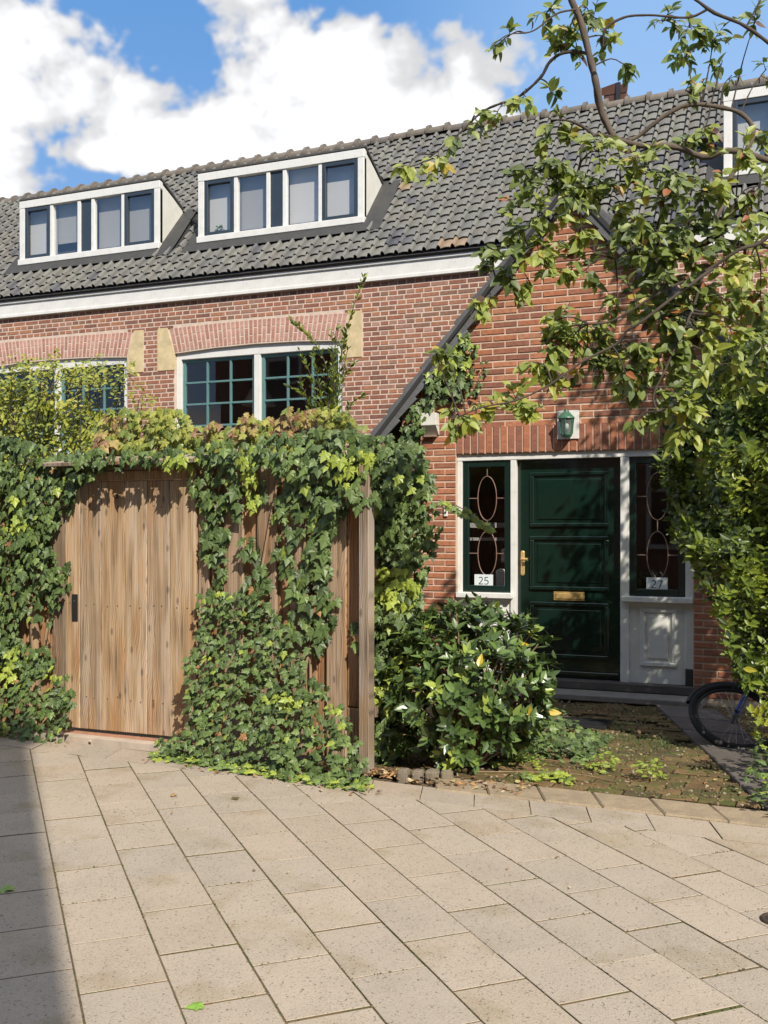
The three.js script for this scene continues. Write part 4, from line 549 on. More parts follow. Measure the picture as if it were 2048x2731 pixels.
{ // bicycle lying half hidden under the shrub
  seed(12);
  const o = thing('bicycle', 'black-tyred bicycle with blue fork leaning low under the shrub by the path', 'bicycle', [-0.47, 0.19, -7.72]);
  const X = V(Math.cos(PSI), 0.0, -Math.sin(PSI)), N = V(Math.sin(PSI) * 0.6, 0.8, Math.cos(PSI) * 0.6).normalize(), Yx = new THREE.Vector3().crossVectors(N, X).normalize();
  const B = new THREE.Matrix4().makeBasis(X, Yx, N).setPosition(0, 0, 0), put = (g) => g.applyMatrix4(B);
  const add = (p, n, gs, m) => { gs = gs.map((g) => put(g.index ? g.toNonIndexed() : g)); const q = shade(new THREE.Mesh(gs.length > 1 ? mergeGeometries(gs) : gs[0], m)); q.name = n; p.add(q); return q; };
  for (const x of [0, 1.02]) {
    const w = add(o, 'wheel', [new THREE.CylinderGeometry(0.022, 0.022, 0.07, 12).rotateX(Math.PI / 2).translate(x, 0, 0)], M.steel);
    add(w, 'tyre', [new THREE.TorusGeometry(0.3, 0.027, 10, 48).translate(x, 0, 0)], M.rubber); add(w, 'rim', [new THREE.TorusGeometry(0.268, 0.012, 8, 48).translate(x, 0, 0)], M.plastic);
    add(w, 'spokes', Array.from({ length: 28 }, (_, i) => { const a = (i / 28) * 2 * Math.PI, s = i & 1 ? 0.025 : -0.025; return rod([x + 0.02 * Math.cos(a + 0.5), 0.02 * Math.sin(a + 0.5), s], [x + 0.265 * Math.cos(a), 0.265 * Math.sin(a), 0], 0.0016, 4); }), M.steel);
    add(w, 'mudguard', [new THREE.TorusGeometry(0.335, 0.016, 6, 40, 2.6).rotateZ(x ? 0.4 : 0.1).translate(x, 0, 0)], M.plastic);
  }
  add(o, 'fork', [rod([0, 0, 0.06], [0.2, 0.3, 0.06], 0.017), rod([0, 0, -0.06], [0.2, 0.3, -0.06], 0.017), rod([0.2, 0.3, 0.06], [0.2, 0.3, -0.06], 0.02), rod([0.2, 0.3, 0], [0.3, 0.5, 0], 0.02)], M.bikeBlue);
  add(o, 'frame', [rod([0.26, 0.42, 0], [0.72, 0.02, 0], 0.02), rod([0.29, 0.48, 0], [0.66, 0.38, 0], 0.017), rod([0.72, 0.02, 0], [0.64, 0.52, 0], 0.017), rod([0.72, 0.0, 0.04], [1.02, 0, 0.05], 0.01), rod([0.66, 0.38, 0.03], [1.02, 0, 0.05], 0.009), rod([0.72, 0, -0.04], [1.02, 0, -0.05], 0.01)], M.bikeBlue);
  add(o, 'handlebar', [rod([0.31, 0.58, -0.3], [0.31, 0.58, 0.3], 0.012), rod([0.3, 0.5, 0], [0.31, 0.58, 0], 0.014)], M.steel); add(o, 'saddle', [new THREE.SphereGeometry(0.1, 12, 8).scale(1.3, 0.35, 0.8).translate(0.64, 0.56, 0)], M.plastic);
  add(o, 'crank', [new THREE.TorusGeometry(0.09, 0.008, 6, 24).translate(0.72, 0.01, 0.05), rod([0.72, 0.01, 0.06], [0.6, -0.1, 0.06], 0.009)], M.steel);
}
// ------------------------------------------------------------------ leaves
function leafGeo(w, segs, fold, curl, peak = 0.5) {   // along +y from the stalk, face +z
  const pos = [], uv = [], row = (i) => { const t = i / segs, k = Math.pow(Math.sin(Math.PI * Math.pow(t, peak === 0.5 ? 0.85 : peak)), 0.8) * w / 2, z = -curl * t * t; return [[-k, t, z + k * fold], [0, t, z], [k, t, z + k * fold], t]; };
  for (let i = 0; i < segs; i++) { const a = row(i), b = row(i + 1); for (const s of [0, 1]) { const p = [a[s], a[s + 1], b[s + 1], b[s]], u = [[s * 0.5, a[3]], [s * 0.5 + 0.5, a[3]], [s * 0.5 + 0.5, b[3]], [s * 0.5, b[3]]]; for (const q of i === 0 ? [[s ? 0 : 1, 2, 3]] : i === segs - 1 ? [[0, 1, s ? 3 : 2]] : [[0, 1, 2], [0, 2, 3]]) for (const k of q) { pos.push(...p[k]); uv.push(...u[k]); } } }
  const g = new THREE.BufferGeometry(); g.setAttribute('position', new THREE.Float32BufferAttribute(pos, 3)); g.setAttribute('uv', new THREE.Float32BufferAttribute(uv, 2)); g.computeVertexNormals(); return g;
}
function ivyGeo(v) {                                     // five lobes
  const out = [[0, -0.02], [0.2, -0.12], [0.46, 0.0], [0.36, 0.2], [0.56, 0.44], [0.27, 0.5], [0.02 + 0.04 * v, 1], [-0.27, 0.5], [-0.54, 0.42 + 0.06 * v], [-0.36, 0.2], [-0.46, 0.0], [-0.2, -0.12]], c = [0, 0.24], pos = [], uv = [];
  const P = ([x, y]) => [x, y + 0.1, -0.1 * Math.abs(x) * (v ? 1 : 2.2) - 0.16 * (y - 0.3) ** 2 + 0.05 * Math.sin(x * 9 + v)];
  for (let i = 0; i < out.length; i++) { const a = out[i], b = out[(i + 1) % out.length]; for (const p of [c, a, b]) { pos.push(...P(p)); uv.push(p[0] + 0.5, (p[1] + 0.12) / 1.12); } }
  const g = new THREE.BufferGeometry(); g.setAttribute('position', new THREE.Float32BufferAttribute(pos, 3)); g.setAttribute('uv', new THREE.Float32BufferAttribute(uv, 2)); g.computeVertexNormals(); return g;
}
const IVY = [ivyGeo(0), ivyGeo(1)], OVAL = [leafGeo(0.54, 5, 0.3, 0.2, 0.62), leafGeo(0.5, 5, 0.45, 0.1, 0.62), leafGeo(0.58, 5, 0.15, -0.1, 0.62)], BAY = [leafGeo(0.36, 4, 0.3, 0.12), leafGeo(0.4, 4, 0.18, -0.05)], BLADE = [leafGeo(0.42, 3, 0.2, 0.1)], SMALL = [leafGeo(0.55, 3, 0.25, 0.1)], GRASSB = [leafGeo(0.07, 3, 0.2, 0.35)];
const leafMats = (cols, { rough = 0.5, through = 0.15, map = leafTex, coat = 0 } = {}) => cols.map((c) => phys(c, rough, { map, side: THREE.DoubleSide, transmission: through, thickness: 0, clearcoat: coat, clearcoatRoughness: 0.25 }));
// samples: p place, n way it faces, d way its tip points, s length, c colour; the leaves that show largest become parts
function plant({ name, label, category, base, samples, geos, mats, most = 300, leafName = 'leaf', stems, stemMat = M.stem, stemName = 'stem', group }) {
  const o = thing(name, label, category, base, group), cell = new Map(), x = V(0, 0, 0), y = V(0, 0, 0), z = V(0, 0, 0);
  const items = samples.map((q) => { y.copy(q.d).normalize(); z.copy(q.n).addScaledVector(y, -q.n.dot(y)); if (z.lengthSq() < 1e-4) z.set(y.y, -y.x, 0.3); z.normalize(); x.crossVectors(y, z); const sx = q.s * rr(0.85, 1.1); const s = seen(q.p.x, q.p.y, q.p.z); return { m: new THREE.Matrix4().makeBasis(x.clone().multiplyScalar(sx), y.clone().multiplyScalar(q.s), z.clone().multiplyScalar(q.s)).setPosition(q.p), c: q.c, g: q.g ?? Math.floor(rnd() * geos.length), s, a: q.s * q.s }; });
  for (const it of items.slice().sort((a, b) => a.s.d - b.s.d)) { const k = Math.round(it.s.x / 5) * 4096 + Math.round(it.s.y / 5), n = cell.get(k) ?? 0; cell.set(k, n + 1); it.hid = n > 0; if (n > 0 || !it.s.in) it.a *= 1e-3; }
  pieces(o, leafName, items, geos, mats, { most, rest: leafName === 'leaf' ? 'leaves' : leafName + 's' });
  if (stems?.length > 10) part(o, stemName, stems, stemMat, 'stuff'); else for (const q of stems ?? []) part(o, stemName === 'branches' ? 'branch' : stemName, q, stemMat);
  return o;
}
const rv = (s) => V(rr(-s, s), rr(-s, s), rr(-s, s));
// leaves over a fence face: poly in [x, y], zAt gives the face, layers outwards
function over(list, poly, perM2, zAt, thick, size, pick, droop = 1, face = [0, 0.4, 1]) {
  let x0 = 1e9, x1 = -1e9, y0 = 1e9, y1 = -1e9; for (const [x, y] of poly) { x0 = Math.min(x0, x); x1 = Math.max(x1, x); y0 = Math.min(y0, y); y1 = Math.max(y1, y); }
  const N = Math.round((x1 - x0) * (y1 - y0) * perM2);
  for (let i = 0; i < N; i++) {
    const x = rr(x0, x1), y = rr(y0, y1), wob = 0.035; if (!inPoly(poly, x + wob * (vn(x * 9, y * 9, 4.5) - 0.5) * 2, y + wob * (vn(x * 9 + 40, y * 9, 2.5) - 0.5) * 2)) continue;
    if (vn(x * 5 + 3, y * 5, 8.5) < 0.16 && rnd() < 0.7) continue;
    const hump = 0.35 + 0.9 * vn(x * 6, y * 6, 1.5), t = Math.pow(rnd(), 0.6) * thick * hump;
    list.push({ p: V(x, Math.max(0.012, y), zAt(x, y) + t), n: V(...face).add(rv(0.55)), d: V(rr(-0.75, 0.75), -droop + rr(-0.4, 0.4), 0.25 + rr(-0.3, 0.3)), s: rr(...size) * (0.8 + 0.4 * vn(x * 3, y * 3, 6.5)), c: pick(x, y, t / thick) });
  }
}
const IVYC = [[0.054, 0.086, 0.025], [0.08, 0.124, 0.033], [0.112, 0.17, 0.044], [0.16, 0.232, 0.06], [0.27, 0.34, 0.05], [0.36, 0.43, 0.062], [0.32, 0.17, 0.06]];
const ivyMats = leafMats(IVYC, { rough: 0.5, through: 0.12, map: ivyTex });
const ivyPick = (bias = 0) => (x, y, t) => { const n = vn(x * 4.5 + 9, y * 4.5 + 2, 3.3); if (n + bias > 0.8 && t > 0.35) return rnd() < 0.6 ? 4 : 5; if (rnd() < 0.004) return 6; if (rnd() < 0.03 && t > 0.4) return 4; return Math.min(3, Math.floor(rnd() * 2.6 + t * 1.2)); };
{ // ivy left of the gate
  seed(31); const L = [], z = (o) => (x, y) => zf(x) + o;
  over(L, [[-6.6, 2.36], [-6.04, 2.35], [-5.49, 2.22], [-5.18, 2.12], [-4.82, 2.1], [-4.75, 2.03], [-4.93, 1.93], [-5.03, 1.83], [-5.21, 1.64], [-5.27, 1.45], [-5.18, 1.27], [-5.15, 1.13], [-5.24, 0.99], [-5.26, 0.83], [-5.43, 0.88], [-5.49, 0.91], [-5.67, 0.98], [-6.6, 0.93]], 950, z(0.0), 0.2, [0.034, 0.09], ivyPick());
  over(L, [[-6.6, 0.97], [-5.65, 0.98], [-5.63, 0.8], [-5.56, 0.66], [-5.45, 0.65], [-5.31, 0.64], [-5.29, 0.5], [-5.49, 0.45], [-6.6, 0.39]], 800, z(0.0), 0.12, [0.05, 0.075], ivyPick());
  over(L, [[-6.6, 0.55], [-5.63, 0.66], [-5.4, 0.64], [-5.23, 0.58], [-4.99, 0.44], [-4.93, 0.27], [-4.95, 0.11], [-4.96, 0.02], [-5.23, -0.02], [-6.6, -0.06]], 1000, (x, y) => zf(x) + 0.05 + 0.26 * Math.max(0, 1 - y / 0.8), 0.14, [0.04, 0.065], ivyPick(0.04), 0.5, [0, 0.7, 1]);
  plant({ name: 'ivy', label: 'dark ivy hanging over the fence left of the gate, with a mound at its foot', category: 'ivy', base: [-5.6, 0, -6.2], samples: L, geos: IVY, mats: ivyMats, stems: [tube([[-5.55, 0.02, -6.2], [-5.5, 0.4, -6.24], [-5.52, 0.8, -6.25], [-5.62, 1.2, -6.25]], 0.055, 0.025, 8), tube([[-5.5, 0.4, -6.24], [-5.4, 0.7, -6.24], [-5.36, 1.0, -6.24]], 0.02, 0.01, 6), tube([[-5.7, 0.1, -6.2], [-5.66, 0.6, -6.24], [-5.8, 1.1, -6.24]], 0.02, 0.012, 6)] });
}
{ // ivy along the fence top and down its boards
  seed(32); const L = [], z = (o) => (x, y) => zf(x) + o;
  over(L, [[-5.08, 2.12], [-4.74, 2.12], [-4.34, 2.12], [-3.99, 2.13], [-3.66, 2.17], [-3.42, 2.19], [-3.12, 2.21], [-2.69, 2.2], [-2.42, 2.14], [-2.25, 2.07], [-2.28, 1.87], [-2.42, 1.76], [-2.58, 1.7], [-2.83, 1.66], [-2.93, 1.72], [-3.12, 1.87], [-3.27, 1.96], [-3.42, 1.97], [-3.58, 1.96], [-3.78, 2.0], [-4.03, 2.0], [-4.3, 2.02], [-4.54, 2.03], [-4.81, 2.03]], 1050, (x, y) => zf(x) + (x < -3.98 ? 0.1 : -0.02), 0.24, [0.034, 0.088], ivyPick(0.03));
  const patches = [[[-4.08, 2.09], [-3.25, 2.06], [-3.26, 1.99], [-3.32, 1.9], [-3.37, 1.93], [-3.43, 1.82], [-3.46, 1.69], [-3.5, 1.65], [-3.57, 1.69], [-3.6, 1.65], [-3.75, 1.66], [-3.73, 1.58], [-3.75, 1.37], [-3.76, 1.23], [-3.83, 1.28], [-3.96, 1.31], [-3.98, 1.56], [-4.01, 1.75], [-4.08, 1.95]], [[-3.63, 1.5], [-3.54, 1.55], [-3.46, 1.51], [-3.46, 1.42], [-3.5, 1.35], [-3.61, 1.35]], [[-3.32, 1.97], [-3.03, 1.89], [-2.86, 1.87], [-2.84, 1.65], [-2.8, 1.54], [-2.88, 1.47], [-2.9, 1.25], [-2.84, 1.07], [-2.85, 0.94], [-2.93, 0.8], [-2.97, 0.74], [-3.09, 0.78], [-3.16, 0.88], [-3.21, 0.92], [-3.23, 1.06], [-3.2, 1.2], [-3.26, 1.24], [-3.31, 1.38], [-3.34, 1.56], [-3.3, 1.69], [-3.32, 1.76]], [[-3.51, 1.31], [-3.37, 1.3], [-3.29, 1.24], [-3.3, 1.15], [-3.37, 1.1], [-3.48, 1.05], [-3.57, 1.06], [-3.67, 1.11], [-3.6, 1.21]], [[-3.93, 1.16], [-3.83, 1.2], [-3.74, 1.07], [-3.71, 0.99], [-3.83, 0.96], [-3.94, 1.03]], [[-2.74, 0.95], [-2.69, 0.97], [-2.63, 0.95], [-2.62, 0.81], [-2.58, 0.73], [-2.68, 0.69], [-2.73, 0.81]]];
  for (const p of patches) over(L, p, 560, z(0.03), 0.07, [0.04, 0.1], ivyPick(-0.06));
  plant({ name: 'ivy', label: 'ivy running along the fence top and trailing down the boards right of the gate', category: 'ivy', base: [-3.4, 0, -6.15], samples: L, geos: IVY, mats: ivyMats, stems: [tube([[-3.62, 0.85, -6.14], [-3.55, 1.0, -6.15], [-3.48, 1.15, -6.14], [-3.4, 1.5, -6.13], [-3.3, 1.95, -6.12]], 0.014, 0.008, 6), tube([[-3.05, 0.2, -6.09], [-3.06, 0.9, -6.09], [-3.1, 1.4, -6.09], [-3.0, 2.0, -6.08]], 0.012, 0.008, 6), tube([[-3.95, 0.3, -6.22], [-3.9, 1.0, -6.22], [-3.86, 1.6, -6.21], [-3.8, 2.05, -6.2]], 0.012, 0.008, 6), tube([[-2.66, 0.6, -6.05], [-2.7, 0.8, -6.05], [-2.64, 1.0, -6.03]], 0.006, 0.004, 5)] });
}
{ // the mound of ivy at the fence foot
  seed(33); const L = [];
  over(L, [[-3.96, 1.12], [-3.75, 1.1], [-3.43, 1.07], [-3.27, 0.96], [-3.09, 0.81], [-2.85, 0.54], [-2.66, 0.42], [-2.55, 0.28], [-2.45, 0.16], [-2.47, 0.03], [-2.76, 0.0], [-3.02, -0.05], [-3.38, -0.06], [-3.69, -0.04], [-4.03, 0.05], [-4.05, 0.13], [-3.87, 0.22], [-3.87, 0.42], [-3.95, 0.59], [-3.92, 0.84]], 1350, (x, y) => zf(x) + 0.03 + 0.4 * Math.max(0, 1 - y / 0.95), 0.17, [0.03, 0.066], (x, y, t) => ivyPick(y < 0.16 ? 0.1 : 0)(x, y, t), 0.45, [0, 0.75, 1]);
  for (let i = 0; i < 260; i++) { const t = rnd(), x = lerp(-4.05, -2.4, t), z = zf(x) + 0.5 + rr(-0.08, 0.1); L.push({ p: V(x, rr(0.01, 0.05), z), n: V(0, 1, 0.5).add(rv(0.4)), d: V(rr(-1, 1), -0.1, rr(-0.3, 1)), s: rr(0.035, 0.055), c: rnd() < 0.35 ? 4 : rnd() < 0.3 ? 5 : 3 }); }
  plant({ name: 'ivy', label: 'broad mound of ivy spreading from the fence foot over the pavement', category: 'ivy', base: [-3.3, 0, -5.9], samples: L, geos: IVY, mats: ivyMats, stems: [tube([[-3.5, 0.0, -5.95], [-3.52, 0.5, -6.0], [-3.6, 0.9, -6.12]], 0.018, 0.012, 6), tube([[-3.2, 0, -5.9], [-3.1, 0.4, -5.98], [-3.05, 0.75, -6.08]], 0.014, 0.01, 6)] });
}
{ // ivy on the return of the fence, right of the post
  seed(34); const L = [];
  over(L, [[-2.7, 2.02], [-2.46, 2.1], [-2.33, 2.03], [-2.24, 1.88], [-2.2, 1.7], [-2.18, 1.54], [-2.26, 1.33], [-2.3, 1.15], [-2.38, 1.06], [-2.42, 0.8], [-2.5, 0.5], [-2.52, 0.2], [-2.52, 0.0], [-2.7, 0.0]], 1500, (x, y) => -6.5 + 0.12 * Math.sin((x + 2.7) * 5), 0.3, [0.05, 0.075], (x, y, t) => ivyPick(y < 1.3 && y > 0.95 && x < -2.2 ? 0.3 : -0.02)(x, y, t));
  over(L, [[-2.68, 1.2], [-2.35, 1.2], [-2.3, 0.9], [-2.4, 0.5], [-2.5, 0.0], [-2.68, 0.0]], 900, () => -6.3, 0.18, [0.05, 0.07], ivyPick(0.08));
  for (let i = 0; i < 46; i++) { const t = i / 46; L.push({ p: V(-2.22 + 0.3 * t + rr(-0.02, 0.02), 1.72 - 0.13 * t - 0.06 * t * t + rr(-0.02, 0.02), -6.32 - 0.2 * t), n: V(0, 0.6, 1).add(rv(0.4)), d: V(1, -0.6, 0.2).add(rv(0.5)), s: rr(0.03, 0.05), c: rnd() < 0.4 ? 4 : 3 }); }
  plant({ name: 'ivy', label: 'tall ivy bulging right of the corner post, one shoot reaching towards the sidelight', category: 'ivy', base: [-2.5, 0, -6.4], samples: L, geos: IVY, mats: ivyMats, stems: [tube([[-2.6, 0, -6.5], [-2.55, 0.8, -6.5], [-2.5, 1.6, -6.45], [-2.4, 2.0, -6.42]], 0.03, 0.012, 7), tube([[-2.24, 1.74, -6.32], [-2.1, 1.68, -6.4], [-1.92, 1.54, -6.5]], 0.004, 0.002, 4)] });
  const back = thing('side_fence', 'dark wooden fence running back from the corner post behind the ivy', 'fence', [-2.62, 0, -7.5]);
  for (let i = 0; i < 4; i++) part(back, 'board', board(0.148, 1.95, 0.02, -2.66, 1.0, -6.3 - 0.15 * i, -Math.PI / 2), woodMat([0.3, 0.2, 0.13], i % 3));
}
{ // ivy on the gable
  seed(35); const L = [], P = [[-3.69, 2.44], [-3.59, 2.69], [-3.37, 3.14], [-3.13, 3.37], [-2.97, 3.47], [-2.91, 3.33], [-2.93, 3.2], [-3.02, 2.94], [-3.06, 2.81], [-3.22, 2.78], [-3.38, 2.73], [-3.47, 2.55], [-3.52, 2.37]];
  over(L, P, 700, () => ZP + 0.01, 0.12, [0.06, 0.095], (x, y, t) => (y > 3.05 && rnd() < 0.55 ? (rnd() < 0.7 ? 4 : 5) : ivyPick(-0.2)(x, y, t)));
  over(L, [[-2.9, 3.3], [-2.86, 3.1], [-2.92, 2.95], [-3.05, 2.8], [-3.0, 2.78], [-2.86, 2.92], [-2.82, 3.15]], 420, () => ZP + 0.01, 0.06, [0.04, 0.06], ivyPick(-0.1));
  over(L, [[-3.7, 2.5], [-3.5, 2.4], [-3.42, 2.1], [-3.5, 1.3], [-3.72, 1.0], [-3.8, 2.2]], 500, () => ZP + 0.01, 0.14, [0.06, 0.09], ivyPick(-0.05));
  plant({ name: 'ivy', label: 'ivy clinging to the brick gable under the left verge above the grey box', category: 'ivy', base: [-3.3, 2.6, ZP], samples: L, geos: IVY, mats: ivyMats, most: 220, stems: [tube([[-3.62, 1.2, ZP + 0.02], [-3.55, 2.2, ZP + 0.02], [-3.4, 2.8, ZP + 0.02], [-3.1, 3.3, ZP + 0.02]], 0.014, 0.006, 5), tube([[-3.3, 2.78, ZP + 0.02], [-3.0, 2.85, ZP + 0.02], [-2.87, 3.1, ZP + 0.02]], 0.006, 0.004, 4)] });
}
{ // yellowing creeper over the fence top
  seed(36); const L = [], P = [[-5.07, 2.26], [-5.02, 2.46], [-4.63, 2.47], [-4.42, 2.43], [-4.3, 2.34], [-4.14, 2.3], [-3.86, 2.32], [-3.7, 2.4], [-3.55, 2.34], [-3.4, 2.42], [-3.17, 2.41], [-3.03, 2.37], [-2.92, 2.27], [-2.96, 2.17], [-3.55, 2.08], [-5.07, 2.03]];
  const cs = [[0.27, 0.3, 0.045], [0.37, 0.38, 0.06], [0.17, 0.22, 0.04], [0.42, 0.32, 0.1], [0.28, 0.15, 0.07], [0.21, 0.27, 0.045]];
  over(L, P, 1900, () => -6.75, 0.42, [0.045, 0.075], (x, y) => { const n = vn(x * 3, y * 3, 5.5); return n > 0.62 && rnd() < 0.6 ? (rnd() < 0.5 ? 3 : 4) : [0, 1, 2, 5, 0, 1][Math.floor(rnd() * 6)]; }, 0.8, [0, 0.8, 1]);
  plant({ name: 'creeper', label: 'yellow-green creeper turning red along the top behind the fence', category: 'creeper', base: [-4, 2, -6.6], samples: L, geos: IVY, mats: leafMats(cs, { rough: 0.6, through: 0.3, map: ivyTex }), most: 260, stems: [tube([[-4.9, 1.2, -6.6], [-4.8, 2.3, -6.55], [-4.2, 2.25, -6.55], [-3.0, 2.25, -6.55]], 0.012, 0.005, 5)] });
}
{ // light green shrub in front of the left window
  seed(37); const L = [], S = [], cs = [[0.33, 0.37, 0.04], [0.42, 0.44, 0.055], [0.24, 0.3, 0.036], [0.5, 0.44, 0.06], [0.15, 0.2, 0.035]];
  for (let k = 0; k < 46; k++) {
    const a = k / 46, bx0 = lerp(-6.9, -5.15, rnd()), top = 2.3 + 0.68 * Math.pow(Math.sin(Math.PI * clamp((bx0 + 7.2) / 2.3)), 0.6) * rr(0.75, 1.02), z0 = rr(-7.3, -6.75), lean = rr(-0.2, 0.35);
    const pts = [V(bx0, 1.5, z0), V(bx0 + lean * 0.4, lerp(1.5, top, 0.6), z0 + 0.05), V(bx0 + lean, top, z0 + rr(0, 0.2)), V(bx0 + lean + rr(0.05, 0.25), top - rr(0, 0.06), z0 + rr(0.05, 0.25))], c = new THREE.CatmullRomCurve3(pts);
    S.push(tube(pts, 0.006, 0.0025, 4));
    for (let i = 0; i < 62; i++) { const t = rr(0.15, 1), p = c.getPoint(t).add(rv(0.07)); L.push({ p, n: V(0, 0.8, 0.9).add(rv(0.6)), d: V(rr(-1, 1), rr(-0.4, 0.5), rr(-0.3, 0.8)), s: rr(0.03, 0.05), c: rnd() < 0.1 ? 3 : Math.min(4, Math.floor(rnd() * 3) + (rnd() < 0.12 ? 2 : 0)) }); }
  }
  over(L, [[-7.2, 2.0], [-7.2, 2.86], [-6.36, 2.84], [-6.05, 2.78], [-5.85, 2.6], [-5.65, 2.66], [-5.5, 2.56], [-5.35, 2.48], [-5.18, 2.3], [-5.1, 2.0]], 3000, () => -7.2, 0.5, [0.04, 0.064], (x, y) => (rnd() < 0.06 ? 3 : rnd() < 0.14 ? 4 : Math.floor(clamp(vn(x * 5, y * 5, 3.5) * 3.6 - 0.3 + rr(-0.5, 0.5), 0, 2.9))), 0.4, [0, 0.8, 1]);
  for (let i = 0; i < 700; i++) L.push({ p: V(rr(-7, -5.05), rr(1.9, 2.5), rr(-7.2, -6.7)), n: V(0, 0.8, 0.9).add(rv(0.6)), d: rv(1), s: rr(0.03, 0.045), c: Math.floor(rnd() * 3) });
  plant({ name: 'shrub', label: 'airy yellow-green shrub rising before the left window behind the fence', category: 'shrub', base: [-6, 0, -7], samples: L, geos: SMALL, mats: leafMats(cs, { rough: 0.55, through: 0.35 }), most: 150, stems: S, stemName: 'branches', stemMat: M.twig });
}
{ // upright shoots before the right window
  seed(38); const L = [], S = [], z = -6.7, sh = [[[-3.42, 2.2], [-3.47, 2.75], [-3.62, 2.98], [-3.76, 3.1]], [[-3.4, 2.2], [-3.36, 2.8], [-3.28, 3.1], [-3.17, 3.38]], [[-3.45, 2.2], [-3.5, 2.6], [-3.56, 2.85]], [[-3.38, 2.2], [-3.33, 2.6], [-3.22, 2.75]], [[-3.5, 2.2], [-3.62, 2.5], [-3.8, 2.62]], [[-3.4, 2.2], [-3.42, 2.7], [-3.43, 3.0]], [[-3.34, 2.2], [-3.22, 2.45], [-3.12, 2.5]], [[-3.46, 2.2], [-3.38, 2.5], [-3.3, 2.85]], [[-3.5, 2.2], [-3.54, 2.6], [-3.66, 2.86]], [[-3.42, 2.2], [-3.46, 2.5], [-3.5, 2.72]], [[-3.36, 2.2], [-3.36, 2.55], [-3.36, 2.78]], [[-3.55, 2.2], [-3.6, 2.45], [-3.68, 2.66]], [[-3.44, 2.2], [-3.4, 2.65], [-3.34, 3.0]]];
  for (const q of sh) { const k = rr(-0.06, 0.06), pts = q.map(([x, y]) => V(x + 0.22, y, z + k)), c = new THREE.CatmullRomCurve3(pts); S.push(tube(pts, 0.005, 0.002, 4)); const len = c.getLength(); for (let i = 0; i < len * 95; i++) { const t = rnd(), p = c.getPoint(t), tg = c.getTangent(t), a = rr(0, 6.28), o = V(Math.cos(a), 0, Math.sin(a)); L.push({ p: p.addScaledVector(o, 0.008), n: o.clone().multiplyScalar(-0.6).add(tg).add(rv(0.4)), d: o.multiplyScalar(0.8).add(tg).add(rv(0.25)), s: rr(0.042, 0.066) * (1.1 - 0.4 * t), c: Math.floor(rnd() * 4) }); } }
  plant({ name: 'privet', label: 'upright leafy shoots sticking up before the right window', category: 'shrub', base: [-3.2, 2, z], samples: L, geos: BLADE, mats: leafMats([[0.18, 0.26, 0.035], [0.27, 0.35, 0.05], [0.12, 0.18, 0.03], [0.36, 0.4, 0.065]], { rough: 0.45, through: 0.25 }), stems: S, stemName: 'branches', stemMat: M.twig });
}
{ // glossy round bush right of the post
  seed(39); const L = [], S = [], C = V(-2.02, 0.5, -6.34), R = V(0.5, 0.56, 0.44), cs = [[0.054, 0.092, 0.027], [0.082, 0.135, 0.037], [0.125, 0.195, 0.048], [0.19, 0.265, 0.058], [0.3, 0.37, 0.06], [0.5, 0.36, 0.03]];
  for (let k = 0; k < 640; k++) {
    let u = rv(1); while (u.lengthSq() > 1 || u.lengthSq() < 0.02) u = rv(1); u.normalize(); if (u.y < -0.75) continue;
    const depth = k < 500 ? rr(0.86, 1.08) : rr(0.5, 0.85), w = 1 + 0.22 * (vn(u.x * 2.5 + 7, u.y * 2.5, u.z * 2.5 + 3) - 0.5) * 2;
    const p = C.clone().add(u.clone().multiply(R).multiplyScalar(depth * w)); if (p.y < 0.06) continue;
    const ax = u.clone().add(V(0, 0.7, 0)).add(rv(0.3)).normalize(), n = 6 + Math.floor(rnd() * 4), hue = rnd();
    const sa = V(-2.02 + rr(-0.08, 0.08), 0.02, -6.3 + rr(-0.08, 0.08)); if (k % 4 === 0) S.push(tube([sa, sa.clone().lerp(p, 0.55).add(V(0, 0.06, 0)), p], 0.009, 0.003, 4, 6));
    const e1 = V(0, 1, 0.2).cross(ax).normalize(), e2 = ax.clone().cross(e1);
    for (let i = 0; i < n; i++) { const a = (i / n) * 6.28 + rr(-0.3, 0.3), out = e1.clone().multiplyScalar(Math.cos(a)).addScaledVector(e2, Math.sin(a)), up = rr(0.3, 1.1); L.push({ p: p.clone().addScaledVector(ax, rr(-0.05, 0.03)), d: out.clone().addScaledVector(ax, up).add(V(0, -0.05, 0)), n: ax.clone().addScaledVector(out, -up * 0.6).add(rv(0.15)), s: rr(0.058, 0.1), c: rnd() < 0.004 ? 5 : hue > 0.9 ? (rnd() < 0.5 ? 4 : 3) : Math.min(3, Math.floor(rnd() * 2.4 + hue * 1.1)) }); }
  }
  plant({ name: 'bush', label: 'round glossy dark green bush between the corner post and the steps', category: 'bush', base: [-2.02, 0, -6.34], samples: L, geos: [leafGeo(0.46, 4, 0.28, 0.1, 0.62), leafGeo(0.5, 4, 0.15, -0.08, 0.62)], mats: leafMats(cs, { rough: 0.32, through: 0.08, coat: 0.25 }), stems: S, stemName: 'branches' });
}
const hedgeCols = [[0.095, 0.145, 0.022], [0.165, 0.23, 0.03], [0.25, 0.32, 0.038], [0.36, 0.4, 0.048], [0.06, 0.095, 0.018], [0.5, 0.45, 0.05]];
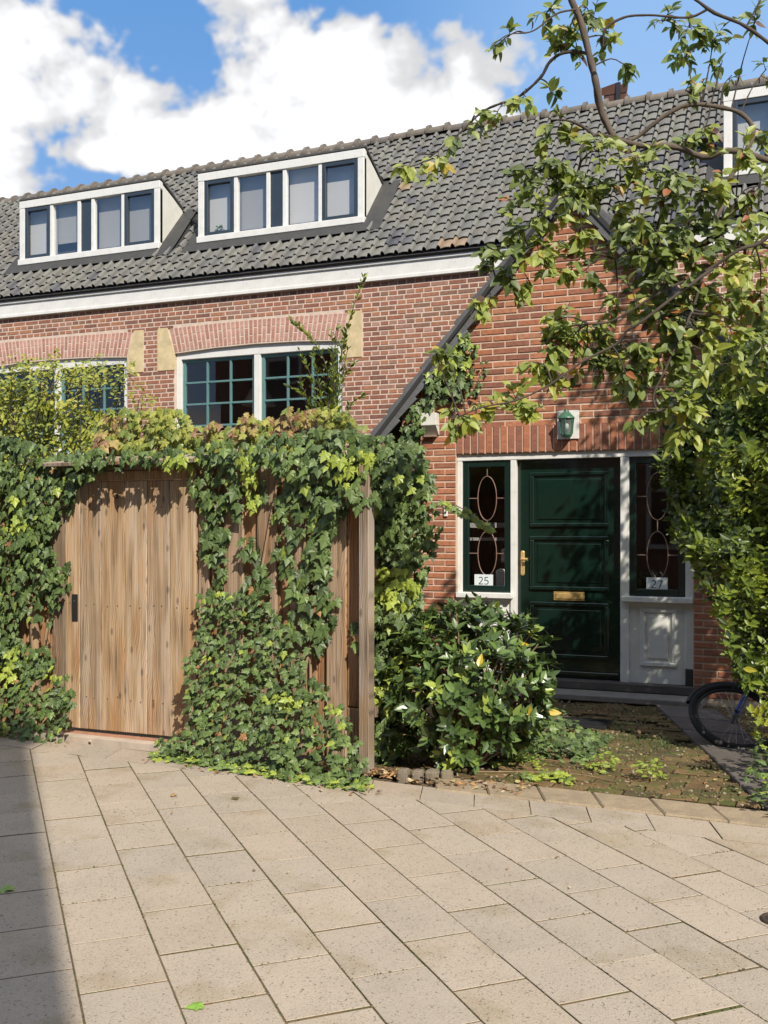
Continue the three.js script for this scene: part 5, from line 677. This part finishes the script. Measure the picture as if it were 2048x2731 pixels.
{ // big shrub beside the entrance, its right part outside the picture
  seed(40); const L = [], S = [], P = [[1.7, 3.5], [0.3, 3.4], [-0.05, 2.85], [-0.12, 2.78], [-0.5, 2.83], [-0.8, 2.7], [-0.92, 2.58], [-1.05, 2.45], [-0.97, 2.31], [-1.02, 2.12], [-1.06, 1.98], [-0.98, 1.68], [-0.94, 1.48], [-0.79, 1.35], [-0.73, 1.06], [-0.63, 0.9], [-0.54, 0.71], [-0.45, 0.55], [-0.3, 0.43], [0.3, 0.3], [1.7, 0.3]];
  let n = 0;
  for (let k = 0; n < 3500 && k < 26000; k++) {
    const x = rnd() < 0.62 ? rr(-1.1, -0.05) : rr(-0.05, 1.7), y = rr(0.3, 3.5); if (!inPoly(P, x + 0.12 * (vn(x * 6, y * 6, 1.2) - 0.5), y)) continue; n++;
    const edge = clamp((x + 1.1) / 0.5, 0.25, 1), front = Math.pow(rnd(), 1.7), z = -7.5 + (0.5 - front) * 1.05 * edge + 0.28 * (vn(x * 3.5, y * 3.5, 7.2) - 0.5);
    const ax = V(-0.25 + rr(-0.5, 0.5), 0.55 + rr(-0.4, 0.3), 0.7 + rr(-0.4, 0.3)).normalize(), hue = vn(x * 4, y * 4, z * 4), e1 = V(0.1, 1, 0.2).cross(ax).normalize(), e2 = ax.clone().cross(e1), p0 = V(x + 0.11, y, z), m = 7 + Math.floor(rnd() * 4);
    if (n % 5 === 0) S.push(tube([p0.clone().addScaledVector(ax, -0.2), p0], 0.004, 0.002, 4, 2));
    for (let i = 0; i < m; i++) { const a = i * 2.4 + rr(-0.4, 0.4), out = e1.clone().multiplyScalar(Math.cos(a)).addScaledVector(e2, Math.sin(a)), t = i / m; L.push({ p: p0.clone().addScaledVector(ax, -0.16 * t), d: out.clone().addScaledVector(ax, rr(0.3, 0.9)).add(V(0, -0.2, 0)), n: ax.clone().addScaledVector(out, -0.5).add(rv(0.2)), s: rr(0.055, 0.095), c: rnd() < 0.006 ? 5 : rnd() < 0.16 ? 4 : clamp(Math.floor(hue * 4.6 - 0.6 + rr(-0.7, 0.7)), 0, 3) }); }
  }
  for (let i = 0; i < 4; i++) S.push(tube([[0.2 + 0.12 * i, 0, -7.6], [0.05 + 0.12 * i, 0.8, -7.55], [-0.25 + 0.3 * i, 1.9, -7.5]], 0.03, 0.012, 6));
  plant({ name: 'shrub', label: 'tall dense shrub with narrow yellow-green leaves right of the entrance door', category: 'shrub', base: [0.2, 0, -7.6], samples: L, geos: BAY, mats: leafMats(hedgeCols, { rough: 0.4, through: 0.32 }), stems: S, stemName: 'branches', stemMat: M.twig });
  // low sprig at the picture's right edge and the ground cover by the path
  const Q = []; for (let k = 0; k < 46; k++) { const p0 = V(rr(-0.28, 0.25), rr(0.27, 0.56), -6.5 + rr(-0.12, 0.12)), ax = V(-0.3, 0.7, 0.6).add(rv(0.4)).normalize(); for (let i = 0; i < 7; i++) Q.push({ p: p0.clone().add(rv(0.03)), d: ax.clone().add(rv(0.9)), n: ax.clone().add(rv(0.4)), s: rr(0.04, 0.06), c: [2, 3, 3, 5, 2][Math.floor(rnd() * 5)] }); }
  plant({ name: 'shrub', label: 'small bright yellow-green sprig of shrub in front of the bicycle', category: 'shrub', base: [0, 0, -6.5], samples: Q, geos: SMALL, mats: leafMats(hedgeCols, { rough: 0.45, through: 0.3 }), most: 200, stems: [tube([[0.15, 0, -6.5], [0.05, 0.3, -6.5], [-0.12, 0.42, -6.48]], 0.008, 0.003, 5), tube([[0.15, 0, -6.5], [0.15, 0.3, -6.5], [0.1, 0.5, -6.5]], 0.008, 0.003, 5)], stemName: 'branches', stemMat: M.twig });
  const G = []; for (let i = 0; i < 900; i++) { const x = rr(-0.32, 0.9), z = rr(-7.4, -5.75); if (x < -0.62 + (z + 7.4) * 0.24) continue; G.push({ p: V(x, rr(0.01, 0.16), z), n: V(-0.2, 1, 0.5).add(rv(0.5)), d: V(rr(-1, 1), rr(-0.3, 0.2), rr(-1, 1)), s: rr(0.035, 0.06), c: rnd() < 0.12 ? 4 : Math.floor(rnd() * 4) }); }
  plant({ name: 'ivy', label: 'low ground ivy along the right side of the slab path', category: 'ivy', base: [0.2, 0, -6.5], samples: G, geos: IVY, mats: ivyMats, most: 160 });
}
{ // a tree beyond the picture's right edge: it shades the door and the garden
  seed(41); const S = [tube([[1.3, 0, -7.2], [1.25, 2, -7.2], [1.1, 4, -7.3], [1.0, 6, -7.4]], 0.12, 0.05, 9)], L = [];
  for (let k = 0; k < 430; k++) { const x = rr(-0.05, 2.2), y = 3.3 + 4.0 * Math.pow(rnd(), 1.25), z = rr(-8.7, -7.25); if (((x - 1.1) / 1.2) ** 2 + ((y - 4.6) / 2.8) ** 2 > 1.05) continue; const c = V(x, y, z); if (k % 4 === 0) S.push(tube([[1.15, y * 0.8 + 0.5, -7.3], [lerp(1.1, x, 0.6), y - 0.1, lerp(-7.3, z, 0.6)], [x, y, z]], 0.015, 0.004, 4, 5)); for (let i = 0; i < 15; i++) L.push({ p: c.clone().add(rv(0.2)), n: V(0, 0.8, 0.5).add(rv(0.6)), d: V(rr(-1, 1), -0.7, rr(-1, 1)), s: rr(0.07, 0.11), c: Math.floor(rnd() * 4) }); }
  plant({ name: 'tree', label: 'leafy tree standing right of the entrance, casting shade on the door', category: 'tree', base: [1.3, 0, -7.2], samples: L, geos: OVAL, mats: leafMats(hedgeCols, { rough: 0.5, through: 0.3 }), most: 0, stems: S, stemName: 'trunk', stemMat: M.bark });
}
{ // the fruit tree whose branches hang into the picture
  seed(42);
  const BR = [[0.03, 0.019, [[-1.025, 3.8, -5.938], [-1.087, 3.95, -5.888], [-1.113, 4.075, -5.85], [-1.137, 4.25, -5.812], [-1.188, 4.425, -5.775], [-1.238, 4.587, -5.737], [-1.262, 4.763, -5.7], [-1.312, 5.237, -5.625]]], [0.016, 0.025, [[-1.025, 3.787, -5.95], [-0.925, 3.862, -6.112], [-0.825, 3.925, -6.125], [-0.737, 3.975, -6.15], [-0.625, 4.025, -6.175], [-0.5, 4.013, -6.2], [-0.362, 3.938, -6.225], [-0.288, 3.862, -6.238], [-0.288, 3.8, -6.212], [-0.362, 3.65, -6.162], [-0.4, 3.538, -6.125], [-0.438, 3.4, -6.088], [-0.475, 3.263, -6.05], [-0.45, 3.175, -6.012], [-0.125, 3.05, -5.938], [0.5, 2.612, -6.125]]], [0.025, 0.027, [[-1.025, 3.8, -5.938], [-0.887, 3.763, -5.987], [-0.7, 3.737, -6.062], [-0.525, 3.7, -6.138], [-0.438, 3.712, -6.175], [-0.25, 3.688, -6.262], [-0.05, 3.575, -6.338], [0.5, 2.988, -6.375]]], [0.016, 0.01, [[-1.025, 3.8, -5.938], [-1.113, 3.8, -5.875], [-1.188, 3.75, -5.838], [-1.188, 3.638, -5.812], [-1.212, 3.538, -5.787]]], [0.015, 0.007, [[-1.113, 3.8, -5.9], [-1.212, 3.875, -5.875], [-1.312, 3.912, -5.863], [-1.375, 3.925, -5.863]]], [0.015, 0.005, [[-1.137, 4.25, -5.812], [-1.225, 4.288, -5.838], [-1.3, 4.288, -5.85], [-1.375, 4.263, -5.863], [-1.438, 4.212, -5.888], [-1.512, 4.15, -5.9], [-1.6, 4.1, -5.913], [-1.688, 4.1, -5.925], [-1.812, 4.075, -5.913], [-1.938, 3.963, -5.913], [-2.025, 3.912, -5.925], [-2.112, 3.862, -5.925], [-2.225, 3.825, -5.938], [-2.362, 3.8, -5.925]]], [0.009, 0.004, [[-1.2, 4.475, -5.725], [-1.3, 4.437, -5.65], [-1.412, 4.337, -5.575], [-1.525, 4.288, -5.487], [-1.6, 4.212, -5.425]]], [0.011, 0.02, [[-0.688, 4.463, -5.537], [-0.613, 4.387, -5.562], [-0.55, 4.337, -5.587], [-0.438, 4.275, -5.637], [-0.312, 4.2, -5.688], [-0.188, 4.1, -5.737], [0, 3.95, -5.812], [0.625, 3.237, -6.125]]], [0.01, 0.01, [[-1.037, 4.212, -5.663], [-1.013, 4.288, -5.637], [-0.925, 4.337, -5.65], [-0.787, 4.337, -5.675], [-0.575, 4.325, -5.737], [-0.488, 4.35, -5.75]]], [0.02, 0.007, [[0.438, 3.237, -6], [-0.088, 3.15, -5.65], [-0.225, 3.038, -5.625], [-0.325, 2.988, -5.613], [-0.45, 2.913, -5.6], [-0.613, 2.85, -5.562], [-0.75, 2.775, -5.537], [-0.862, 2.712, -5.525], [-0.988, 2.662, -5.513], [-1.087, 2.65, -5.5]]], [0.014, 0.005, [[-0.45, 2.9, -5.562], [-0.625, 2.763, -5.487], [-0.8, 2.625, -5.463], [-0.875, 2.587, -5.475], [-0.925, 2.55, -5.5], [-1.1, 2.45, -5.463], [-1.3, 2.325, -5.425], [-1.462, 2.237, -5.4], [-1.638, 2.213, -5.362], [-1.8, 2.15, -5.35]]], [0.016, 0.004, [[-1.212, 3.538, -5.787], [-1.338, 3.325, -5.787], [-1.425, 3.237, -5.8], [-1.512, 3.175, -5.812], [-1.638, 3.05, -5.812], [-1.775, 2.9, -5.8], [-1.925, 2.712, -5.787], [-2.037, 2.6, -5.787]]], [0.01, 0.006, [[-0.5, 2.888, -5.613], [-0.55, 2.712, -5.6], [-0.613, 2.575, -5.562], [-0.688, 2.375, -5.537], [-0.737, 2.237, -5.513], [-0.725, 2.163, -5.513]]], [0.015, 0.007, [[-0.4, 3.487, -6.062], [-0.575, 3.413, -5.987], [-0.725, 3.438, -5.925], [-0.875, 3.487, -5.863], [-0.988, 3.5, -5.812], [-1.087, 3.375, -5.775]]], [0.015, 0.007, [[-0.35, 3.3, -5.812], [-0.463, 3.112, -5.8], [-0.637, 3.062, -5.763], [-0.8, 3.125, -5.725], [-0.975, 3.038, -5.688]]]];
  const CL = [[-1.625, 4.4, -5.75, 0.071, 8], [-1.4, 4.55, -5.85, 0.076, 10], [-1.275, 4.463, -5.9, 0.115, 16], [-1.125, 4.513, -5.962, 0.103, 14], [-1.312, 4.325, -5.888, 0.103, 12], [-1.025, 4.375, -6, 0.098, 12], [-0.975, 4.25, -6.025, 0.064, 7], [-1.175, 4.575, -5.938, 0.076, 10], [-1.375, 4.088, -5.863, 0.061, 7], [-1.525, 4.05, -5.8, 0.071, 9], [-1.663, 3.975, -5.737, 0.076, 9], [-1.775, 3.925, -5.688, 0.064, 7], [-1.875, 3.812, -5.65, 0.056, 7], [-1.9, 3.625, -5.375, 0.076, 8], [-2.05, 3.562, -5.3, 0.051, 5], [-0.775, 4.5, -6.112, 0.09, 10], [-0.625, 4.463, -6.162, 0.115, 16], [-0.5, 4.437, -6.225, 0.103, 14], [-0.65, 4.325, -6.162, 0.076, 10], [-0.45, 4.275, -6.238, 0.056, 5], [-0.4, 4.188, -6.262, 0.051, 3], [-0.25, 4.575, -6.325, 0.09, 8], [-0.213, 4.225, -6.338, 0.076, 5], [-0.65, 4.1, -6.162, 0.056, 5], [-0.55, 4.162, -6.2, 0.025, 2], [-1.325, 3.912, -5.875, 0.09, 12], [-1.4, 3.812, -5.85, 0.064, 6], [-1.275, 3.812, -5.9, 0.051, 5], [-1.412, 3.562, -5.575, 0.115, 18], [-1.262, 3.588, -5.637, 0.09, 14], [-1.338, 3.463, -5.6, 0.076, 10], [-1.05, 3.65, -5.725, 0.103, 16], [-0.95, 3.562, -5.763, 0.115, 18], [-1.075, 3.475, -5.713, 0.115, 16], [-1.175, 3.388, -5.675, 0.115, 16], [-1.212, 3.463, -5.65, 0.09, 10], [-0.775, 3.475, -5.562, 0.115, 18], [-0.637, 3.45, -5.625, 0.115, 18], [-0.65, 3.812, -6.162, 0.09, 12], [-0.55, 3.85, -6.2, 0.09, 12], [-0.688, 3.35, -5.6, 0.103, 14], [-0.525, 3.35, -5.663, 0.115, 16], [-0.413, 3.4, -5.713, 0.09, 10], [-0.325, 3.55, -5.75, 0.115, 16], [-0.225, 3.375, -5.787, 0.128, 18], [-0.275, 3.225, -5.775, 0.115, 16], [-0.225, 3.812, -6.338, 0.09, 12], [-1.487, 3.337, -5.537, 0.09, 12], [-1.388, 3.287, -5.587, 0.103, 14], [-1.5, 3.2, -5.537, 0.076, 12], [-1.288, 3.263, -5.625, 0.103, 14], [-1.575, 3.087, -5.5, 0.09, 14], [-1.65, 3.05, -5.475, 0.051, 7], [-1.175, 3.175, -5.675, 0.09, 12], [-1.338, 3.1, -5.6, 0.103, 14], [-1.212, 3.05, -5.65, 0.09, 14], [-1.312, 2.975, -5.613, 0.09, 14], [-1.15, 2.975, -5.675, 0.064, 9], [-1.525, 2.95, -5.525, 0.076, 10], [-1.625, 2.838, -5.487, 0.071, 10], [-1.7, 2.763, -5.45, 0.051, 6], [-1.412, 2.9, -5.575, 0.064, 8], [-1.863, 2.512, -5.387, 0.056, 8], [-1.913, 2.537, -5.362, 0.046, 4]];
  const CL2 = [[-0.737, 3.137, -5.587, 0.103, 14], [-0.825, 3.2, -5.55, 0.09, 10], [-0.95, 3.337, -5.763, 0.076, 8], [-0.575, 3.175, -5.65, 0.115, 16], [-0.463, 3.087, -5.7, 0.115, 14], [-0.6, 3.038, -5.637, 0.115, 14], [-0.75, 2.988, -5.575, 0.103, 12], [-0.712, 2.838, -5.587, 0.115, 14], [-0.55, 2.888, -5.663, 0.115, 16], [-0.413, 2.938, -5.713, 0.115, 14], [-0.275, 2.988, -5.775, 0.128, 16], [-0.225, 2.788, -5.787, 0.128, 16], [-0.388, 2.763, -5.725, 0.115, 14], [-0.55, 2.712, -5.663, 0.115, 14], [-0.712, 2.662, -5.587, 0.103, 12], [-0.85, 2.763, -5.537, 0.103, 12], [-0.975, 2.788, -5.75, 0.076, 9], [-1.288, 2.712, -5.625, 0.103, 16], [-1.175, 2.662, -5.675, 0.115, 18], [-1.05, 2.638, -5.725, 0.09, 14], [-1.338, 2.587, -5.6, 0.09, 14], [-1.238, 2.537, -5.637, 0.115, 18], [-1.388, 2.475, -5.587, 0.09, 14], [-1.15, 2.45, -5.675, 0.103, 14], [-1.1, 2.537, -5.7, 0.09, 12], [-1.288, 2.4, -5.625, 0.076, 10], [-0.975, 2.512, -5.75, 0.09, 12], [-0.85, 2.413, -5.537, 0.09, 12], [-0.8, 2.537, -5.55, 0.09, 12], [-0.887, 2.363, -5.513, 0.064, 8], [-0.688, 2.438, -5.6, 0.103, 12], [-0.6, 2.537, -5.637, 0.103, 12], [-1.5, 2.275, -5.537, 0.09, 14], [-1.6, 2.225, -5.487, 0.09, 14], [-1.462, 2.225, -5.55, 0.064, 8], [-1.7, 2.2, -5.45, 0.071, 11], [-1.787, 2.163, -5.412, 0.071, 10], [-1.762, 2.075, -5.425, 0.051, 5], [-1.837, 2.2, -5.4, 0.039, 4], [-0.637, 2.237, -5.625, 0.09, 14], [-0.55, 2.188, -5.663, 0.09, 12], [-0.688, 2.163, -5.6, 0.076, 8], [-0.825, 2.138, -5.55, 0.031, 2], [-0.862, 2.1, -5.525, 0.02, 2], [-0.5, 2.587, -5.675, 0.103, 12], [-0.338, 2.587, -5.737, 0.115, 14], [-0.225, 2.562, -5.787, 0.103, 12], [-0.413, 2.413, -5.713, 0.103, 12]];
  CL2.push([-0.98, 3.29, -5.76, 0.11, 16], [-0.87, 3.1, -5.8, 0.11, 16], [-1.08, 3.4, -5.74, 0.1, 14], [-0.78, 2.95, -5.82, 0.11, 16], [-0.93, 3.18, -5.7, 0.1, 12]);
  for (const [x, y, z, q, m] of CL2.slice()) if (x > -0.95) CL2.push([x + rr(-0.1, 0.12), y + rr(-0.12, 0.1), z - rr(0.15, 0.5), q, m]);
  const tree = thing('fruit_tree', 'fruit tree with yellowing oval leaves reaching in from the right over roof and gable', 'tree', [0.95, 0, -6.3]);
  part(tree, 'trunk', [tube([[0.95, -0.05, -6.3], [0.92, 0.9, -6.3], [0.8, 1.9, -6.25], [0.55, 2.8, -6.15]], 0.13, 0.06, 10)], M.bark);
  const pts = []; for (const [r0, r1, p] of BR) { for (let i = 1; i < p.length - 1; i++) p[i] = p[i].map((q) => q + rr(-0.012, 0.012)); part(tree, 'branch', tube(p, r0 * 0.72, r1 * 0.66, 8, p.length * 5), r0 > 0.015 && r1 > 0.01 ? M.bark : std([0.085, 0.065, 0.05], 0.95, { map: barkTex })); const c = new THREE.CatmullRomCurve3(p.map((q) => V(...q))); for (let i = 0; i <= 40; i++) pts.push(c.getPoint(i / 40)); }
  for (let i = 0; i < 3; i++) CL2.push([rr(0.1, 1.4), rr(4.0, 5.2), rr(-6.6, -5.6), 0.12, 12]);
  const L = [], twigs = [];
  for (const [x, y, z, r, n] of [...CL, ...CL2]) {
    const c = V(x, y, z), near = pts.reduce((a, b) => (b.distanceToSquared(c) < a.distanceToSquared(c) ? b : a)), mid = near.clone().lerp(c, 0.5).add(V(rr(-0.02, 0.02), 0.03, rr(-0.02, 0.02)));
    twigs.push(tube([near, mid, c], 0.0055, 0.003, 5, 6));
    const tone = rnd(), arms = Math.max(2, Math.round(n / 2.8));
    for (let a = 0; a < arms; a++) {
      const o = rv(1); while (o.lengthSq() > 1) o.copy(rv(1)); o.normalize(); const from = mid.clone().lerp(c, rr(0.5, 1)), end = c.clone().addScaledVector(o, r * rr(0.85, 1.7)); end.y -= 0.03;
      const arm = new THREE.CatmullRomCurve3([from, from.clone().lerp(end, 0.5).add(V(rr(-0.01, 0.01), 0.012, rr(-0.01, 0.01))), end]); twigs.push(tube(arm.points, 0.0028, 0.0014, 4, 4));
      const cnt = Math.round((n * 2.5) / arms);
      for (let i = 0; i < cnt; i++) { const t = 0.12 + 0.88 * ((i + 0.6) / cnt), p = arm.getPoint(t), tg = arm.getTangent(t), ang = i * 2.4 + rr(-0.5, 0.5), sd = V(Math.cos(ang), 0.2, Math.sin(ang)), drop = rr(0.0, 0.95); L.push({ p, d: sd.multiplyScalar(0.75).addScaledVector(tg, 0.7).add(V(0, -drop, 0)), n: V(0.35 + rr(-0.5, 0.5), 0.65 + rr(-0.35, 0.3), 0.7 + rr(-0.4, 0.4)), s: rr(0.048, 0.088) * (rnd() < 0.1 ? 1.25 : 1) * (i === cnt - 1 ? 0.75 : 1), c: rnd() < 0.03 ? 5 : rnd() < 0.012 ? 6 : rnd() < 0.012 ? 7 : clamp(Math.floor(tone * 3 + rr(-0.8, 1.7)), 0, 4) }); }
    }
  }
  part(tree, 'twigs', twigs, M.twig, 'stuff');
  const mats = leafMats([[0.11, 0.155, 0.03], [0.18, 0.24, 0.038], [0.26, 0.32, 0.046], [0.35, 0.4, 0.056], [0.43, 0.45, 0.075], [0.5, 0.38, 0.05], [0.4, 0.13, 0.04], [0.13, 0.06, 0.035]], { rough: 0.5, through: 0.42 });
  const cell = new Map(), X = V(0, 0, 0), items = L.map((q) => { const y = q.d.normalize(), z = q.n.addScaledVector(y, -q.n.dot(y)).normalize(); X.crossVectors(y, z); return { m: new THREE.Matrix4().makeBasis(X.clone().multiplyScalar(q.s * rr(0.9, 1.25)), y.clone().multiplyScalar(q.s), z.clone().multiplyScalar(q.s)).setPosition(q.p), c: q.c, g: Math.floor(rnd() * 3), s: seen(q.p.x, q.p.y, q.p.z), a: q.s * q.s }; });
  for (const it of items.slice().sort((a, b) => a.s.d - b.s.d)) { const k = Math.round(it.s.x / 5) * 4096 + Math.round(it.s.y / 5), n = cell.get(k) ?? 0; cell.set(k, n + 1); if (n > 0 || !it.s.in) it.a *= 1e-3; }
  pieces(tree, 'leaf', items, OVAL, mats, { most: 300, rest: 'leaves' });
}
{ // small things on the ground
  seed(43);
  const sprig = (at, n, sp, label) => { const L = [], S = []; for (let k = 0; k < n; k++) { const p = V(at[0] + rr(-sp, sp), rr(0.02, sp * 1.5), at[2] + rr(-sp, sp)); if (k % 6 === 0) S.push(tube([[at[0], 0, at[2]], [lerp(at[0], p.x, 0.4), p.y * 0.8, lerp(at[2], p.z, 0.4)], p.toArray()], 0.003, 0.0015, 4, 3)); for (let i = 0; i < 3; i++) L.push({ p: p.clone().add(rv(0.02)), n: V(0, 0.8, 0.6).add(rv(0.5)), d: rv(1).setY(rr(-0.3, 0.5)), s: rr(0.03, 0.05), c: 2 + Math.floor(rnd() * 3) % 2 }); } plant({ name: 'seedling', label, category: 'plant', base: at, samples: L, geos: SMALL, mats: leafMats([[0.1, 0.16, 0.03], [0.16, 0.24, 0.04], [0.26, 0.34, 0.045], [0.34, 0.4, 0.06]], { rough: 0.5, through: 0.3 }), most: 60, stems: S, stemMat: M.stem }); };
  sprig([-1.2, 0, -6.5], 26, 0.09, 'bright green seedling on the mossy earth, nearest to the round bush'); sprig([-0.87, 0, -6.35], 24, 0.08, 'bright green seedling on the mossy earth close to the slab path');
  const T = []; for (let i = 0; i < 150; i++) { const t = rnd(), x = lerp(-1.85, -1.3, t), z = lerp(-6.05, -6.75, vn(t * 5, 3)) ; T.push({ p: V(x + rr(-0.05, 0.05), rr(0.01, 0.05), z + rr(-0.06, 0.06)), n: V(0, 1, 0.4).add(rv(0.4)), d: rv(1).setY(0), s: rr(0.03, 0.05), c: 3 + Math.floor(rnd() * 3) }); }
  plant({ name: 'ivy', label: 'thin trailing ivy creeping over the mossy earth from the bush foot', category: 'ivy', base: [-1.6, 0, -6.4], samples: T, geos: IVY, mats: ivyMats, most: 100, stems: [tube([[-1.95, 0.02, -6.1], [-1.6, 0.03, -6.2], [-1.3, 0.02, -6.3], [-1.05, 0.02, -6.2]], 0.004, 0.002, 4), tube([[-1.7, 0.02, -6.6], [-1.45, 0.04, -6.5], [-1.3, 0.02, -6.1]], 0.004, 0.002, 4)] });
  const U = []; for (let i = 0; i < 620; i++) { const x = rr(-1.95, -1.3), z = rr(-7.5, -6.6), h = 0.32 * (1 - (x + 1.95) / 0.7); U.push({ p: V(x, rr(0.01, Math.max(0.04, h)), z), n: V(0.3, 0.9, 0.5).add(rv(0.5)), d: rv(1).setY(rr(-0.4, 0.3)), s: rr(0.035, 0.06), c: Math.floor(rnd() * 4) }); }
  plant({ name: 'ivy', label: 'low shaded ivy between the round bush and the steps', category: 'ivy', base: [-1.7, 0, -7.2], samples: U, geos: IVY, mats: ivyMats, most: 200 });
  const grass = [], gm = leafMats([[0.05, 0.09, 0.018], [0.08, 0.13, 0.025], [0.11, 0.16, 0.035]], { rough: 0.6, through: 0.2 });
  const gi = new THREE.InstancedMesh(GRASSB[0], phys([1, 1, 1], 0.6, { side: THREE.DoubleSide, transmission: 0.2 }), 900); let gn = 0;
  for (let i = 0; i < 900; i++) { const x = rr(-1.55, -0.85), z = -7.35 + rr(-0.35, 0.3) * Math.sqrt(rnd()); gi.setMatrixAt(gn, TRS(x, 0.0, z, rr(-1.2, 1.2), rr(0, 6.28), rr(-1.2, 1.2), [1, 1, 1].map(() => rr(0.03, 0.075)))); gi.setColorAt(gn++, gm[Math.floor(rnd() * 3)].color); }
  shade(gi); gi.name = 'grass'; gi.userData = { label: 'short grass and moss tufts on the shaded earth before the mat', category: 'grass', kind: 'stuff' }; scene.add(gi);
  const litter = new THREE.InstancedMesh(OVAL[0], std([1, 1, 1], 0.8, { side: THREE.DoubleSide, map: leafTex }), 900), lc = [[0.3, 0.15, 0.06], [0.22, 0.11, 0.05], [0.4, 0.22, 0.09], [0.42, 0.32, 0.14], [0.16, 0.09, 0.05], [0.46, 0.36, 0.24]].map((c) => col(...c)); let ln = 0;
  const drop = (x, z, s = 1) => { litter.setMatrixAt(ln, TRS(x, rr(0.006, 0.02), z, -Math.PI / 2 + rr(-0.5, 0.5), rr(-0.4, 0.4), rr(0, 6.28), [1, 1, 1].map(() => s * rr(0.025, 0.055)))); litter.setColorAt(ln++, lc[Math.floor(rnd() * 6)]); };
  for (let i = 0; i < 230; i++) { const x = rr(-2.55, -1.5); drop(x, zb(x) - 0.33 - 0.25 * rnd() - (x > -2.2 ? 0.0 : 0)); }
  for (let i = 0; i < 60; i++) { const x = rr(-4.1, -2.3); drop(x, zf(x) + 0.52 + rr(-0.05, 0.16) , 0.85); }
  for (let i = 0; i < 30; i++) { const x = rr(-5.6, -4.8); drop(x, -5.92 + rr(-0.1, 0.14), 0.8); }
  for (let i = 0; i < 150; i++) drop(rr(-0.55, 0.4), rr(-8.3, -6.0), 0.8);
  for (let i = 0; i < 70; i++) drop(rr(-1.9, -0.7), rr(-8.9, -8.4), 0.7);
  for (let i = 0; i < 170; i++) drop(rr(-2.1, -0.3), rr(-8.6, -5.95), 0.55);
  for (let i = 0; i < 16; i++) drop(rr(-4.2, -0.6), rr(-5.2, -4.0), 0.45);
  litter.count = ln; shade(litter); litter.name = 'fallen_leaves'; litter.userData = { label: 'brown and orange leaf litter along the foot of ivy, bush and path', category: 'leaves', kind: 'stuff' }; scene.add(litter);
  const big = (x, z, s, ry, c, label) => { const o = thing('fallen_leaf', label, 'leaf', [x, 0.008, z]); const m = shade(new THREE.Mesh(IVY[0], leafMats([c], { rough: 0.5, through: 0.1, map: ivyTex })[0])); m.name = 'blade'; m.scale.setScalar(s); m.rotation.set(-Math.PI / 2 + 0.12, 0.1, ry, 'YXZ'); m.position.y = 0.006; o.add(m); part(o, 'stalk', rod([x, 0.01, z], [x + 0.03 * Math.sin(ry), 0.012, z + 0.03 * Math.cos(ry)], 0.0015, 4), M.stem); };
  big(-3.127, -3.377, 0.07, 0.8, [0.26, 0.4, 0.06], 'green ivy leaf lying in the shade at the left edge of the pavement'); big(-1.8, -2.82, 0.058, 2.2, [0.22, 0.38, 0.05], 'green leaf lying on the sunny pavement at the bottom of the picture'); big(-3.02, -5.05, 0.05, 4, [0.12, 0.1, 0.04], 'dark curled leaf on the pavement in front of the ivy mound');
  big(-3.35, -4.95, 0.045, 1, [0.4, 0.25, 0.1], 'small brown leaf on the pavement left of the dark curled leaf');
  const cr = new THREE.InstancedMesh(new THREE.IcosahedronGeometry(1, 0), std([1, 1, 1], 0.95), 170); for (let i = 0; i < 170; i++) { const a = rr(0, 6.28), r = 0.14 * Math.sqrt(-Math.log(1 - rnd() * 0.95)); const s = rr(0.0012, 0.004); cr.setMatrixAt(i, TRS(-3.42 + Math.cos(a) * r * 0.9, s * 0.4 + 0.001, -4.55 + Math.sin(a) * r * 0.55, 0, a, 0, [s * rr(1, 2.5), s * 0.6, s])); cr.setColorAt(i, col(rr(0.1, 0.2), rr(0.07, 0.13), rr(0.04, 0.08))); } shade(cr); cr.name = 'spilled_dirt'; cr.userData = { label: 'small scatter of brown crumbs on the pavement before the gate', category: 'dirt', kind: 'stuff' }; scene.add(cr);
}
{ // the house across the street, behind the camera: it shades the left of the pavement
  seed(44);
  const X1 = 3.0, Z1 = 2.84, H = 10.15, o = thing('opposite_house', 'tall brick house across the street, behind the photographer', 'house', [-5, 0, 6]);
  part(o, 'wall', uvm(new THREE.BoxGeometry(20, H, 8).translate(X1 - 10, H / 2 - 0.05, Z1 + 4), 1), std([0.3, 0.15, 0.1], 0.95, { map: brickTex }));
  for (let j = 0; j < 3; j++) for (let i = 0; i < 6; i++) { const x = X1 - 2.2 - i * 3.1, y = 1.1 + j * 3.6, w = part(o, 'window', [bx(x - 0.8, x - 0.7, y, y + 2, Z1 - 0.05, Z1 + 0.01), bx(x + 0.7, x + 0.8, y, y + 2, Z1 - 0.05, Z1 + 0.01), bx(x - 0.7, x + 0.7, y + 1.9, y + 2, Z1 - 0.05, Z1 + 0.01), bx(x - 0.7, x + 0.7, y, y + 0.1, Z1 - 0.05, Z1 + 0.01), bx(x - 0.7, x + 0.7, y + 1.2, y + 1.28, Z1 - 0.05, Z1 + 0.01)], M.white); part(w, 'pane', new THREE.BoxGeometry(1.4, 1.8, 0.01).translate(x, y + 1, Z1 - 0.012), std([0.03, 0.035, 0.04], 0.1)); }
  part(o, 'cornice', bx(X1 - 20, X1 - 0.01, H - 0.3, H - 0.06, Z1 - 0.12, Z1 - 0.001), M.white);
}
scene.traverse((o) => { if (o.isMesh) o.castShadow = o.receiveShadow = true; });
renderer.render(scene, camera);
